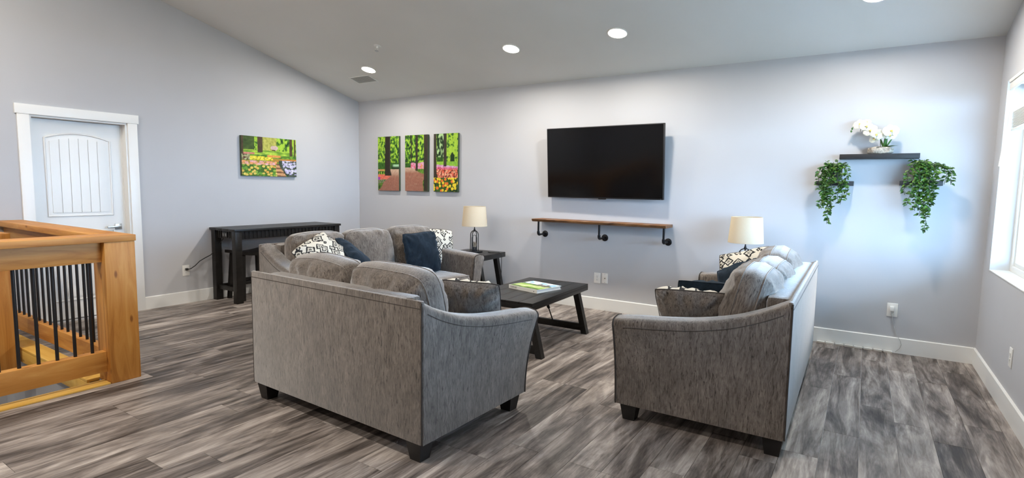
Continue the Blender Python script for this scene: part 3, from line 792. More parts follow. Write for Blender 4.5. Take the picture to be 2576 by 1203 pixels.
# ------------------------------------------------------------------ table lamps
def lamp(loc, label):
    l = tag(empty('table_lamp', loc), label, 'lamp', 'table lamps with cream shades'); k = M['black_metal']
    MB().box(-0.075, 0.075, -0.075, 0.075, 0, 0.016, 0.004).build('base', k, l, 35)
    def arch(w_, h, z0, n=14):
        return [(-w_, z0), (-w_*0.97, z0+h*0.5), *[(-w_*0.94*math.cos(math.pi*i/n), z0+h-w_*0.94+w_*0.94*math.sin(math.pi*i/n)) for i in range(n+1)], (w_*0.97, z0+h*0.5), (w_, z0)]
    for ang in (0.15, math.pi/2+0.15):
        c, s_ = math.cos(ang), math.sin(ang)
        MB().tube([(a*c, a*s_, b) for a, b in arch(0.058, 0.262, 0.014)], 0.0052, 8).build('cage_bar', k, l, 60)
        MB().tube([(a*c, a*s_, b) for a, b in arch(0.040, 0.205, 0.014)], 0.0022, 6).build('inner_wire', k, l, 60)
    MB().lathe([(0.004, 0.262), (0.012, 0.270), (0.014, 0.282), (0.009, 0.295), (0.006, 0.31), (0.006, 0.36)], seg=16).build('stem', k, l, 50)
    MB().lathe([(0.030, 0.016), (0.030, 0.030), (0.024, 0.034)], seg=20).build('bulb_holder', k, l, 50)
    for i in range(3):
        a = 2*math.pi*i/3+0.4; x, y = 0.017*math.cos(a), 0.017*math.sin(a)
        b = MB().lathe([(0.0095, 0.034), (0.0095, 0.068)], x, y, 12).build('bulb_socket', k, l, 50)
        MB().lathe([(0.007, 0.068), (0.012, 0.085), (0.013, 0.10), (0.008, 0.125), (0.002, 0.135)], x, y, 12).build('bulb', M['bulb_clear'], b, 60)
    zs, ze, r0, r1 = 0.335, 0.578, 0.160, 0.140
    MB().lathe([(r0, zs), (r1, ze), (r1-0.003, ze), (r0-0.003, zs), (r0, zs)], seg=40, cap=False).build('shade', M['linen_shade'], l, 50)
    MB().tube([((r1-0.002)*math.cos(2*math.pi*i/40), (r1-0.002)*math.sin(2*math.pi*i/40), ze) for i in range(40)], 0.003, 6, closed=True).build('shade_trim', M['linen_shade'], l, 60)
    MB().tube([((r0-0.002)*math.cos(2*math.pi*i/40), (r0-0.002)*math.sin(2*math.pi*i/40), zs) for i in range(40)], 0.003, 6, closed=True).build('shade_trim', M['linen_shade'], l, 60)
    sp = MB()
    for i in range(3):
        a = 2*math.pi*i/3; sp.tube([(0, 0, 0.36), (r0*0.97*math.cos(a), r0*0.97*math.sin(a), 0.36)], 0.002, 6)
    sp.build('spider', k, l, 60)
    return l
lamp((2.56, -0.405, 0.60), 'black wire-cage table lamp with cream drum shade beside the far sofa')
lamp((5.735, -0.315, 0.60), 'table lamp with cream drum shade rising behind the window sofa')

# ------------------------------------------------------------------ television and live-edge shelf
tv = tag(empty('television', (4.140, -0.115, 1.722)), 'large black flat television tilted down on the back wall', 'television')
tv.rotation_euler = (math.radians(4.5), 0, math.radians(-0.6))
tw, th = 0.71, 0.407
MB().box(-tw, tw, -0.012, 0.035, -th, th, 0.004).build('housing', M['tv_body'], tv, 35)
box('screen', -tw+0.009, tw-0.009, -0.0135, -0.0115, -th+0.016, th-0.009, M['tv_screen'], tv)
MB().box(-0.045, 0.045, -0.014, 0.004, -th-0.010, -th+0.004, 0.003).build('logo_bar', M['pipe_iron'], tv, 35)
box('logo_light', tw-0.03, tw-0.022, -0.0145, -0.0125, -th+0.006, -th+0.011, M['button_grey'], tv)
MB().box(-0.30, 0.30, 0.035, 0.075, -0.14, 0.14, 0.004).build('wall_mount', M['black_metal'], tv, 35)
sh = tag(empty('live_edge_shelf', (4.12, 0, 1.02)), 'live-edge wood shelf on black pipe brackets below the television', 'shelf')
def live_slab():
    n = 60; hw = 0.815; v = []; f = []
    rows = []
    for i in range(n+1):
        x = lerp(-hw, hw, i/n)
        y1 = -0.255+0.016*noise.noise(Vector((x*5, 1, 3)))+0.007*noise.noise(Vector((x*17, 4, 3)))
        dz = 0.004*noise.noise(Vector((x*11, 7, 1)))
        prof = [(0.0, 0.0), (y1+0.028, 0.0), (y1+0.012, 0.007), (y1+0.006+0.006*noise.noise(Vector((x*23, 2, 9))), 0.017), (y1, 0.028+dz*0.3), (y1+0.006, 0.033), (0.0, 0.033)]
        rows.append([(x, y, z) for y, z in prof])
    m = len(rows[0])
    v = [p for r_ in rows for p in r_]
    f = [(i*m+k, i*m+(k+1) % m, (i+1)*m+(k+1) % m, (i+1)*m+k) for i in range(n) for k in range(m)]
    f += [tuple(range(m)), tuple(n*m+k for k in range(m))]
    return MB().add(v, f)
live_slab().build('slab', M['live_edge'], sh, 40)
for x in (-0.765, 0.033, 0.775):
    z = -0.162
    br = MB().tube([(x, -0.004, z), (x, -0.150, z), (x, -0.166, z+0.006), (x, -0.172, z+0.022), (x, -0.172, 0.0)], 0.0115, 12).build('pipe_bracket', M['pipe_iron'], sh, 60)
    fl = MB(); seg = 24
    prof = [(0.0, 0.040), (-0.006, 0.040), (-0.009, 0.036), (-0.012, 0.020), (-0.030, 0.018)]
    v = [(x+r_*math.cos(2*math.pi*k/seg), yy, z+r_*math.sin(2*math.pi*k/seg)) for yy, r_ in prof for k in range(seg)]
    f = [(i*seg+k, i*seg+(k+1) % seg, (i+1)*seg+(k+1) % seg, (i+1)*seg+k) for i in range(len(prof)-1) for k in range(seg)] + [tuple(range(seg)), tuple((len(prof)-1)*seg+k for k in range(seg))]
    fl.add(v, f).build('flange', M['pipe_iron'], br, 40)
    MB().tube([(x, -0.135, z), (x, -0.155, z+0.002), (x, -0.168, z+0.010), (x, -0.172, z+0.026), (x, -0.172, z+0.042)], [0.016, 0.017, 0.017, 0.017, 0.016], 12).build('elbow', M['pipe_iron'], br, 60)

# ------------------------------------------------------------------ framed prints on canvas
def hsh(i, j, k):
    v = math.sin(i*127.1+j*311.7+k*74.7)*43758.5453
    return v-math.floor(v)
def spots(u, v, n, seed, asp=1.0):
    x, y = u*n, v*n*asp; ix, iy = math.floor(x), math.floor(y); best = (9, 0)
    for dx in (-1, 0, 1):
        for dy in (-1, 0, 1):
            a, b = ix+dx, iy+dy
            px, py = a+hsh(a, b, seed), b+hsh(a, b, seed+5)
            d = math.hypot(x-px, y-py)
            if d < best[0]: best = (d, hsh(a, b, seed+9))
    return best
def nz(u, v, s, seed): return 0.5+0.5*noise.noise(Vector((u*s, v*s, seed*3.3)))
def fr_(u, v, s, seed): return 0.5+0.5*noise.fractal(Vector((u*s, v*s, seed*3.3)), 0.9, 2.1, 4)
def mixc(a, b, t):
    t = min(1, max(0, t)); return tuple(x+(y-x)*t for x, y in zip(a, b))
LIME, GREEN, DKG, TRUNK = (0.40, 0.64, 0.05), (0.075, 0.24, 0.02), (0.010, 0.038, 0.010), (0.028, 0.022, 0.014)
PATH, PATHL = (0.36, 0.15, 0.10), (0.62, 0.42, 0.30)
def foliage(u, v, s, bias):
    f = fr_(u, v*0.8, s, s)+bias
    return mixc(DKG, GREEN, (f-0.30)/0.2) if f < 0.50 else mixc(GREEN, LIME, (f-0.50)/0.16)
def art1(u, v):
    c = foliage(u, v*1.8, 13, 0.10*(v-0.55)+0.05*(1 if u < 0.35 else 0))
    if v < 0.52: c = mixc(DKG, GREEN, nz(u, v, 22, 3))
    if v < 0.40 and u < 0.36: c = mixc((0.55, 0.16, 0.03), (0.62, 0.55, 0.18), nz(u, v, 26, 4)) if v > 0.36 else foliage(u, v, 20, 0.02)
    if u > 0.66 and 0.40 < v < 0.48: c = mixc(DKG, (0.45, 0.75, 0.45), sstep(0.42, 0.47, v)*sstep(0.66, 0.8, u))
    pb = 0.62-2.1*max(0.0, 0.30-v)
    if v < 0.40 and u > pb+0.04*math.sin(v*30): c = mixc(PATH, PATHL, sstep(0.22, 0.38, v)+0.35*(nz(u, v, 30, 8)-0.5))
    elif v < 0.30:
        c = mixc(DKG, (0.20, 0.36, 0.04), nz(u, v, 25, 5)-0.1)
        if v > 0.13+0.10*u:
            d, k = spots(u, v, 22, 7, 1.8)
            if d < 0.42: c = (0.30, 0.28, 0.20)
        if v > 0.20+0.03*u and u < 0.6:
            c = mixc((0.75, 0.09, 0.05), (0.85, 0.28, 0.18), nz(u, v, 40, 6))
            if u < 0.1 and v < 0.25: c = (0.40, 0.05, 0.45)
    a, b = 0.35-0.02*(1-v), 0.60+0.05*sstep(0.40, 0.28, v)
    if a < u < b and v > 0.28: c = mixc(TRUNK, (0.10, 0.085, 0.06), sstep(0.75, 1.0, (u-a)/(b-a))*nz(u, v*0.3, 40, 9))
    return c
def art2(u, v):
    c = foliage(u, v*1.8, 14, -0.03+0.14*sstep(0.5, 1.0, u)*v)
    if v < 0.50: c = mixc(DKG, GREEN, nz(u, v, 24, 3)-0.15)
    if 0.40 < v < 0.51+0.01*math.sin(u*9) and 0.26 < u < 0.88:
        d, k = spots(u, v, 26, 3, 1.8)
        c = mixc((0.70, 0.07, 0.10), (0.75, 0.42, 0.62), k) if u < 0.7 else mixc((0.75, 0.25, 0.05), (0.75, 0.42, 0.62), k)
    edge = 0.42-0.10*sstep(0.2, 0.9, u)
    if v < edge: c = mixc(PATH, PATHL, sstep(0.30, 0.42, v)*0.9+0.4*(nz(u*0.5, v*3, 14, 8)-0.45))
    if v < 0.34 and u > 0.80+0.12*nz(u, v, 10, 2)-0.05*(v < 0.2): c = mixc(DKG, (0.22, 0.38, 0.04), nz(u, v, 26, 5)-0.1)
    if 0.30 < v < 0.40 and u > 0.45: c = mixc(c, mixc(DKG, (0.2, 0.4, 0.04), nz(u, v, 30, 5)), sstep(edge-0.03, edge, v))
    for a, b, lo in ((0.47, 0.57, 0.36), (0.84, 1.01, 0.0), (0.26, 0.31, 0.5)):
        if a < u < b and v > lo: c = mixc(TRUNK, (0.07, 0.055, 0.04), nz(u, v*0.3, 30, 4)-0.2)
    return c
def art3(u, v):
    c = foliage(u, v*1.8, 12, 0.16*sstep(0.4, 0.6, u)+0.02)
    if 0.13 < u < 0.42 and v > 0.58: c = mixc(DKG, (0.45, 0.68, 0.30), sstep(0.45, 0.7, nz(u, v, 18, 2)))
    if 0.13 < u < 0.40 and 0.52 < v < 0.60: c = mixc(DKG, GREEN, nz(u, v, 20, 3)-0.2)
    if 0.70 < u < 0.86 and 0.50 < v < 0.68-0.6*abs(u-0.78): c = DKG
    if 0.40 < v < 0.52: c = mixc((0.16, 0.42, 0.05), LIME, nz(u, v, 16, 2))
    if v < 0.475-0.04*u:
        d, k = spots(u, v, 26, 3, 1.8)
        c = mixc((0.62, 0.22, 0.45), (0.80, 0.55, 0.72), k)
        if v < 0.43-0.02*u: c = mixc((0.60, 0.04, 0.14), (0.80, 0.25, 0.35), k)
    if v < 0.385:
        d, k = spots(u, v, 15, 4, 2.0)
        c = mixc((0.80, 0.10, 0.05), (0.90, 0.50, 0.30), k) if d < 0.52 else (0.16, 0.03, 0.02)
    if v < 0.245:
        d, k = spots(u, v, 9, 6, 1.8)
        c = (0.90, 0.68, 0.04) if d < 0.42 and k < 0.7 else ((0.85, 0.20, 0.03) if d < 0.42 else mixc(DKG, (0.05, 0.12, 0.02), k))
    for a, b, lo in ((-0.01, 0.11, 0.24), (0.41, 0.54, 0.44)):
        if a < u < b+(0.06*sstep(0.36, 0.24, v) if a < 0 else 0) and v > lo: c = mixc(TRUNK, (0.10, 0.085, 0.055), nz(u, v*0.3, 30, 4)-0.2)
    return c
def art4(u, v):
    c = foliage(u*1.5, v, 15, 0.10)
    if u < 0.22 and v > 0.55: c = mixc(DKG, (0.10, 0.16, 0.03), nz(u, v, 14, 3))
    if 0.30 < u < 0.62 and v > 0.66: c = mixc((0.25, 0.28, 0.04), (0.72, 0.68, 0.16), nz(u*1.4, v*0.8, 20, 3))
    if math.hypot((u-0.58)/0.07, (v-0.74)/0.06) < 1: c = mixc((0.55, 0.36, 0.33), (0.78, 0.60, 0.55), nz(u, v, 40, 3))
    if math.hypot((u-0.57)/0.035, (v-0.67)/0.03) < 1: c = (0.06, 0.02, 0.01)
    if 0.55 < v < 0.66: c = mixc((0.16, 0.34, 0.03), (0.52, 0.74, 0.08), sstep(0.35, 0.65, nz(u*0.6, v*4, 11, 2)))
    if u < 0.22 and 0.52 < v < 0.60: c = mixc((0.55, 0.12, 0.10), (0.80, 0.35, 0.28), nz(u, v, 40, 4))
    for a, b, lo in ((0.275, 0.365, 0.60), (0.865, 0.925, 0.50), (0.955, 0.985, 0.50), (-0.01, 0.03, 0.5)):
        if a < u < b and v > lo: c = mixc((0.04, 0.025, 0.012), (0.14, 0.09, 0.045), nz(u*3, v*0.3, 30, 4)-0.1)
    if v < 0.55:
        d, k = spots(u, v, 26, 2, 0.9)
        c = mixc((0.05, 0.16, 0.02), (0.22, 0.42, 0.04), k)
        if 0.49 < v and 0.45 < u < 0.70: c = mixc((0.70, 0.24, 0.04), (0.85, 0.42, 0.12), k)
        if 0.40 < v < 0.52-0.05*u and 0.14 < u < 0.55: c = mixc((0.82, 0.66, 0.02), (0.92, 0.84, 0.10), k) if d < 0.6 else (0.35, 0.30, 0.02)
        if u < 0.14 and v > 0.40: c = mixc((0.10, 0.03, 0.02), (0.55, 0.60, 0.30), k)
        if 0.38 < v < 0.47 and u > 0.55: c = mixc((0.70, 0.20, 0.03), (0.30, 0.30, 0.05), k)
    if v < 0.40 and u < 0.62:
        d, k = spots(u, v, 17, 4, 0.9)
        if v > 0.29: c = mixc((0.85, 0.35, 0.10), (0.80, 0.45, 0.52), k) if d < 0.55 else (0.40, 0.30, 0.05)
        else:
            c = (mixc((0.75, 0.22, 0.03), (0.80, 0.72, 0.16), k) if k > 0.35 else mixc((0.10, 0.30, 0.03), (0.34, 0.52, 0.08), k*2)) if d < 0.45 else mixc((0.02, 0.07, 0.015), (0.10, 0.24, 0.03), nz(u, v, 60, 3))
    if v < 0.34 and 0.60+0.32*max(0, 0.24-v)*0.4 < u < 0.80 and u < 0.66+0.55*(0.34-v):
        c = (0.66, 0.36, 0.17) if math.sin(v*62+u*6) > -0.35 else (0.20, 0.09, 0.04)
    if u > 0.66+0.5*max(0, 0.30-v) and v < 0.42:
        d, k = spots(u, v, 20, 8, 0.9)
        c = mixc((0.45, 0.40, 0.68), (0.78, 0.76, 0.88), k) if d < 0.5 and (u > 0.72+0.35*max(0, 0.30-v)) and v > 0.05 else mixc((0.02, 0.05, 0.02), (0.10, 0.12, 0.10), k)
    return c
def canvas(loc, rz, w_, h_, art, label, group=None, nx=64):
    c = tag(empty('canvas_picture', loc, rz), label, 'picture', group)
    ny = int(nx*h_/w_); d = 0.036
    MB().box(-w_/2, w_/2, -d+0.001, -0.0005, -h_/2, h_/2, 0.003).build('stretcher_frame', M['canvas_edge'], c, 35)
    v = [(lerp(-w_/2+0.001, w_/2-0.001, i/nx), -d, lerp(-h_/2+0.001, h_/2-0.001, j/ny)) for j in range(ny+1) for i in range(nx+1)]
    o = MB().add(v, [(j*(nx+1)+i, j*(nx+1)+i+1, (j+1)*(nx+1)+i+1, (j+1)*(nx+1)+i) for j in range(ny) for i in range(nx)]).build('print', M['canvas_print'], c)
    at = o.data.color_attributes.new('print', 'FLOAT_COLOR', 'POINT')
    buf = np.ones((len(v), 4), dtype=np.float32)
    for k in range(len(v)):
        i, j = k % (nx+1), k//(nx+1); buf[k, :3] = [max(0.0, x)*0.80*(0.80+0.45*nz(i/nx*w_, j/ny*h_, 70, 1.7)) for x in art(i/nx, j/ny)]
    at.data.foreach_set('color', buf.ravel())
    return c
plain('canvas_edge', (0.05, 0.07, 0.035), 0.7)
GC = 'three canvas panels of one woodland picture'
canvas((0.672, 0, 1.747), 0, 0.435, 0.80, art1, 'left canvas of three, tulip wood with one thick trunk and path', GC)
canvas((1.230, 0, 1.749), 0, 0.435, 0.80, art2, 'middle canvas of three, reddish path between dark trunks', GC)
canvas((1.775, 0, 1.749), 0, 0.432, 0.80, art3, 'right canvas of three, yellow and pink tulips under lime leaves', GC)
canvas((0, -1.543, 1.772), math.radians(90), 0.79, 0.508, art4, 'wide canvas of a flower garden above the console table', None, 110)

# ------------------------------------------------------------------ floating shelves and plants
GF = 'black floating shelves'
def fshelf(x0, x1, z0, z1, label):
    s = tag(empty('floating_shelf', ((x0+x1)/2, 0, z0)), label, 'shelf', GF); hw = (x1-x0)/2
    box('board', -hw, hw, -0.14, -0.002, 0.0, z1-z0, M['shelf_black'], s, 0.002)
    box('wall_cleat', -hw+0.02, hw-0.02, -0.002, 0.0, 0.004, z1-z0-0.004, M['shelf_black'], s)
fshelf(6.452, 7.037, 1.728, 1.770, 'long black floating shelf holding the white orchid')
fshelf(6.281, 6.575, 1.490, 1.530, 'short black floating shelf under the left ivy pot')
fshelf(6.915, 7.207, 1.497, 1.537, 'short black floating shelf under the right ivy pot')
def leaf_into(v, f, p, d, up, L, rnd):
    d = d.normalized(); s = d.cross(up)
    s = s.normalized() if s.length > 1e-4 else d.orthogonal().normalized(); nn = s.cross(d)
    w_ = L*rnd.uniform(0.26, 0.36); n = len(v)
    pts = [p, p+d*L*0.3+s*w_+nn*L*0.08, p+d*L*0.7+s*w_*0.75+nn*L*0.06, p+d*L-nn*L*0.10, p+d*L*0.7-s*w_*0.75+nn*L*0.06, p+d*L*0.3-s*w_+nn*L*0.08, p+d*L*0.5-nn*L*0.02]
    v += [tuple(q) for q in pts]
    f += [(n, n+1, n+6), (n+1, n+2, n+6), (n+2, n+3, n+6), (n+3, n+4, n+6), (n+4, n+5, n+6), (n+5, n, n+6)]
def ivy(loc, label, strands, seed):
    rnd = random.Random(seed)
    r = tag(empty('trailing_ivy', loc), label, 'plant', 'trailing ivy plants')
    MB().lathe([(0.040, 0.0), (0.052, 0.075), (0.057, 0.100), (0.052, 0.100), (0.048, 0.085)], seg=24).build('pot', M['pot_dark'], r, 40)
    v, f = [], []; stems = MB()
    def grow(pts, step=0.0145, L=0.037):
        acc = 0
        for a, b in zip(pts, pts[1:]):
            sd = b-a; n = max(1, int(sd.length/step))
            for k in range(n):
                p = a+sd*(k/n)
                for q in range(2):
                    ang = rnd.uniform(0, 2*math.pi)
                    d = Vector((math.cos(ang), -abs(math.sin(ang))*0.8 if rnd.random() < 0.7 else math.sin(ang)*0.4, rnd.uniform(-0.9, 0.5)))
                    pp = p+d*0.004
                    q_end = pp+d.normalized()*L
                    if q_end.y+loc[1] > -0.006: d.y = -abs(d.y)-0.2
                    leaf_into(v, f, pp, d, Vector((rnd.uniform(-.6, .6), -0.7, 0.7)), L*rnd.uniform(0.75, 1.15), rnd)
    for (dx, reach, drop, hgt) in strands:
        p = Vector((dx*0.2, -0.01, 0.095)); pts = [p.copy()]
        pts.append(Vector((dx*0.45, -0.03, 0.095+hgt)))
        pts.append(Vector((dx*0.8, -0.055, 0.095+hgt*0.7)))
        e = Vector((dx, -reach, 0.06)); pts.append(e)
        z = 0.06; xx = dx
        while z > 0.06-drop:
            z -= 0.045; xx += rnd.uniform(-0.012, 0.012); pts.append(Vector((xx, -reach+rnd.uniform(-0.006, 0.006), z)))
        stems.tube(pts, 0.0022, 5); grow(pts)
    for k in range(16):     # crown
        a = rnd.uniform(0, 2*math.pi); q = rnd.uniform(0.02, 0.10)
        p0 = Vector((0, -0.0, 0.09)); p1 = Vector((q*math.cos(a), min(0.045, 0.07*math.sin(a)), 0.10+rnd.uniform(0.02, 0.09)))
        stems.tube([p0, (p0+p1)/2+Vector((0, 0, 0.02)), p1], 0.002, 5); grow([p0+(p1-p0)*0.4, p1], 0.014)
    stems.build('stems', M['orchid_stem'], r, 60)
    tag(MB().add(v, f).build('foliage', M['ivy_leaf'], r), kind='stuff')
ivy((6.425, -0.082, 1.53), 'potted trailing ivy on the left short shelf', [(-0.13, 0.055, 0.12, 0.05), (-0.10, 0.075, 0.24, 0.05), (-0.06, 0.08, 0.26, 0.06), (-0.02, 0.08, 0.30, 0.05), (-0.03, 0.085, 0.44, 0.04), (0.02, 0.08, 0.20, 0.06), (0.06, 0.08, 0.26, 0.05), (0.10, 0.07, 0.22, 0.06), (-0.08, 0.08, 0.30, 0.05)], 5)
ivy((7.075, -0.082, 1.537), 'potted trailing ivy on the right short shelf', [(-0.11, 0.06, 0.16, 0.06), (-0.08, 0.08, 0.26, 0.05), (-0.04, 0.085, 0.28, 0.06), (0.0, 0.085, 0.34, 0.05), (0.03, 0.085, 0.46, 0.04), (0.02, 0.08, 0.40, 0.05), (0.07, 0.08, 0.24, 0.05), (0.08, 0.075, 0.30, 0.06), (0.15, 0.06, 0.05, 0.05), (0.19, 0.05, 0.06, 0.03), (-0.03, 0.08, 0.30, 0.05)], 9)
# orchid
oc = tag(empty('orchid', (6.755, -0.075, 1.770)), 'white silk orchid in a rough stone pot on the long shelf', 'plant')
def stone_pot():
    bm = bmesh.new(); bmesh.ops.create_icosphere(bm, subdivisions=4, radius=1.0)
    for q in bm.verts:
        c = q.co; k = Vector((math.copysign(abs(c.x)**0.6, c.x)*0.094, math.copysign(abs(c.y)**0.6, c.y)*0.058, 0.030+math.copysign(abs(c.z)**0.45, c.z)*0.032))
        a = noise.noise(c*2.2)*0.012+noise.noise(c*6)*0.005
        d = Vector((c.x, c.y, c.z*0.5)); q.co = k+d*a
        q.co.z = max(0.0, q.co.z)
    bm.verts.index_update(); t = MB().add([q.co[:] for q in bm.verts], [[q.index for q in f.verts] for f in bm.faces]); bm.free(); return t
stone_pot().build('stone_pot', M['rough_stone'], oc, 'all')
def strap_leaf(p, d, L, w_, droop):
    n = 8; v = []; d = Vector(d).normalized(); s = d.cross(Vector((0, 0, 1))); s = s.normalized() if s.length > 1e-4 else Vector((1, 0, 0))
    for i in range(n+1):
        t = i/n; c = Vector(p)+d*L*t+Vector((0, 0, -droop*t*t)); ww = w_*math.sin(math.pi*(0.12+0.88*t)**0.8)
        v += [tuple(c-s*ww), tuple(c+Vector((0, 0, -ww*0.35))), tuple(c+s*ww)]
    f = []
    for i in range(n): f += [(i*3, i*3+1, i*3+4, i*3+3), (i*3+1, i*3+2, i*3+5, i*3+4)]
    return MB().add(v, f)
for k, (d, L, w_, dr) in enumerate([((-0.35, -0.3, 1.0), 0.10, 0.012, 0.0), ((0.1, -0.4, 1.0), 0.12, 0.013, 0.0), ((0.45, -0.3, 0.9), 0.12, 0.013, 0.01), ((1, -0.3, 0.35), 0.12, 0.018, 0.03), ((-1, -0.4, 0.3), 0.09, 0.016, 0.03), ((0.6, -0.7, 0.3), 0.10, 0.018, 0.03), ((-0.6, -0.6, 0.2), 0.08, 0.016, 0.02), ((0.2, 0.1, 1.0), 0.11, 0.012, 0.0)]):
    strap_leaf((0.02+0.01*(k % 3), -0.01, 0.058), d, L, w_, dr).build('leaf', M['orchid_leaf'], oc, 'all')
st1 = [Vector(p) for p in ((0.0, 0, 0.05), (-0.005, -0.005, 0.14), (-0.04, -0.01, 0.21), (-0.11, -0.015, 0.255), (-0.185, -0.015, 0.258), (-0.225, -0.012, 0.235))]
st2 = [Vector(p) for p in ((0.015, 0, 0.05), (0.025, -0.005, 0.13), (0.05, -0.012, 0.19))]
for st_ in (st1, st2): MB().tube(st_, 0.0028, 6).build('flower_stem', M['orchid_stem'], oc, 60)
def flower(p, n, size, roll):
    y_ = Vector(n).normalized(); x_ = y_.cross(Vector((0, 0, 1))).normalized(); z_ = x_.cross(y_)
    m = Matrix((x_, y_, z_)).transposed().to_4x4() @ Matrix.Rotation(roll, 4, 'Y'); m.translation = Vector(p)
    mb = MB()
    for ang, L, w_ in ((0, 1.0, 0.62), (math.pi, 1.0, 0.62), (math.pi/2, 0.9, 0.42), (math.pi*1.25, 0.85, 0.36), (math.pi*1.75, 0.85, 0.36)):
        nn = 6; v = []
        for i in range(nn+1):
            t = i/nn
            for j in (-1, -0.5, 0, 0.5, 1):
                ww = w_*math.sin(math.pi*min(1, 0.06+0.94*t))**0.6*j
                a = Vector((t*L*math.cos(ang)-ww*math.sin(ang), 0.12*math.sin(t*2.2)-0.10*j*j*t, t*L*math.sin(ang)+ww*math.cos(ang)))*size
                v.append(tuple(m @ a))
        f = [(i*5+j, i*5+j+1, (i+1)*5+j+1, (i+1)*5+j) for i in range(nn) for j in range(4)]
        mb.add(v, f)
    o = mb.build('flower', M['petal'], oc, 'all')
    v = [m @ Vector((0.16*size*math.cos(k), 0.22*size+0.05*size*math.sin(k*2), 0.16*size*math.sin(k)-0.08*size)) for k in [i*math.pi/3 for i in range(6)]]
    MB().tube([m @ Vector((0, 0.02*size, 0)), m @ Vector((0, 0.25*size, -0.05*size)), m @ Vector((0, 0.33*size, -0.25*size))], [0.10*size, 0.13*size, 0.05*size], 8).build('flower_lip', M['petal_core'], o, 60)
for p, n, s_, rl in (((-0.165, -0.03, 0.262), (-0.2, -0.9, 0.3), 0.048, 0.2), ((-0.115, -0.04, 0.240), (0.2, -0.9, 0.25), 0.050, -0.3), ((-0.085, -0.045, 0.205), (-0.1, -1, 0.1), 0.050, 0.5), ((-0.035, -0.05, 0.168), (0.1, -0.9, -0.1), 0.048, -0.6), ((-0.12, -0.02, 0.275), (0.1, -0.7, 0.6), 0.042, 0.9), ((0.065, -0.045, 0.195), (0.3, -0.9, 0.2), 0.058, 0.15), ((0.06, -0.045, 0.16), (0.1, -0.9, 0.0), 0.046, -0.2), ((-0.05, -0.03, 0.13), (-0.3, -0.9, 0.0), 0.036, 0.4)):
    flower(p, n, s_*1.18, rl)
for p in ((-0.205, -0.012, 0.248), (-0.222, -0.012, 0.228), (-0.228, -0.012, 0.205)):
    MB().lathe([(0.002, -0.010), (0.008, -0.002), (0.007, 0.006), (0.002, 0.012)], seg=10).build('bud', M['orchid_leaf'], oc, 60, p)
MB().tube([(-0.155, -0.014, 0.262), (-0.16, -0.014, 0.20)], 0.002, 5).build('flower_stem', M['orchid_stem'], oc, 60)

# ------------------------------------------------------------------ outlets, plugs, cords, spacers
GO = 'white wall plates'
def wall_plate(loc, rz, label, w_=0.072, h_=0.118, face='duplex'):
    o = tag(empty('wall_outlet', loc, rz), label, 'outlet', GO)      # local: x along wall, -y out of it
    box('plate', -w_/2, w_/2, -0.006, 0.0, -h_/2, h_/2, M['white_plastic'], o, 0.003)
    if face == 'duplex':
        for z in (-0.020, 0.020):
            s_ = box('socket', -0.017, 0.017, -0.008, -0.006, z-0.014, z+0.014, M['white_trim'], o, 0.0015)
            for dx in (-0.006, 0.006): box('slot', dx-0.001, dx+0.001, -0.0085, -0.008, z-0.003, z+0.007, M['slot_dark'], s_)
            box('slot', -0.002, 0.002, -0.0085, -0.008, z-0.010, z-0.006, M['slot_dark'], s_)
    else:
        MB().lathe([(0.006, 0), (0.006, 0.012)], seg=12).build('connector', M['nickel'], o, 50).rotation_euler = (math.pi/2, 0, 0)
    for z in (-0.048, 0.048) if face != 'duplex' else (0.0,): box('screw', -0.003, 0.003, -0.007, -0.006, z-0.003, z+0.003, M['nickel'], o)
    return o
wall_plate((4.073, 0, 0.377), 0, 'white duplex outlet below the pipe shelf, left of the pair', 0.082, 0.124)
wall_plate((4.170, 0, 0.382), 0, 'white cable plate below the pipe shelf, right of the pair', 0.074, 0.120, 'coax')
wall_plate((6.940, 0, 0.386), 0, 'white outlet with a small plug-in adapter below the ivy shelves', 0.080, 0.122)
wall_plate((0, -2.645, 0.388), math.radians(90), 'white outlet with a black cord on the left wall', 0.080, 0.126)
wall_plate((W, -1.25, 0.380), math.radians(-90), 'white outlet on the wall under the window', 0.076, 0.128)
ad = tag(empty('plug_adapter', (6.940, -0.0085, 0.395)), 'small white plug-in adapter with thin cord hanging to the baseboard', 'adapter')
MB().box(-0.020, 0.012, -0.034, 0.0, -0.016, 0.024, 0.004).build('housing', M['white_plastic'], ad, 35)
MB().tube([(-0.008, -0.020, -0.016), (0.004, -0.022, -0.08), (0.022, -0.015, -0.16), (0.05, -0.012, -0.235), (0.075, -0.020, -0.275), (0.085, -0.022, -0.31), (0.075, -0.022, -0.345), (0.045, -0.022, -0.38)], 0.0022, 6).build('cord', M['cord_grey'], ad, 60)
pc = tag(empty('power_cord', (0.0085, -2.645, 0.405)), 'black power cord from the left wall outlet to the console table', 'cord')
MB().box(0.0, 0.028, -0.013, 0.013, -0.012, 0.012, 0.004).build('plug', M['cord_black'], pc, 35)
MB().tube([(0.026, 0, 0), (0.045, 0.03, 0.005), (0.045, 0.08, 0.035), (0.04, 0.14, 0.085), (0.04, 0.20, 0.115), (0.04, 0.27, 0.145), (0.06, 0.33, 0.21), (0.12, 0.36, 0.31), (0.20, 0.355, 0.365)], 0.005, 8).build('cord', M['cord_black'], pc, 60)
cd_ = tag(empty('lamp_cord', (2.70, -0.30, 0.0)), 'thin black lamp cord hanging below the end table', 'cord')
MB().tube([(0.0, 0.0, 0.605), (0.06, -0.02, 0.603), (0.135, 0.05, 0.606), (0.165, 0.06, 0.58), (0.16, 0.07, 0.35), (0.13, 0.09, 0.14), (0.12, 0.16, 0.01)], 0.004, 8).build('cord', M['cord_black'], cd_, 60)
box('cord_switch', 0.118, 0.142, 0.078, 0.102, 0.10, 0.15, M['cord_black'], cd_, 0.004)
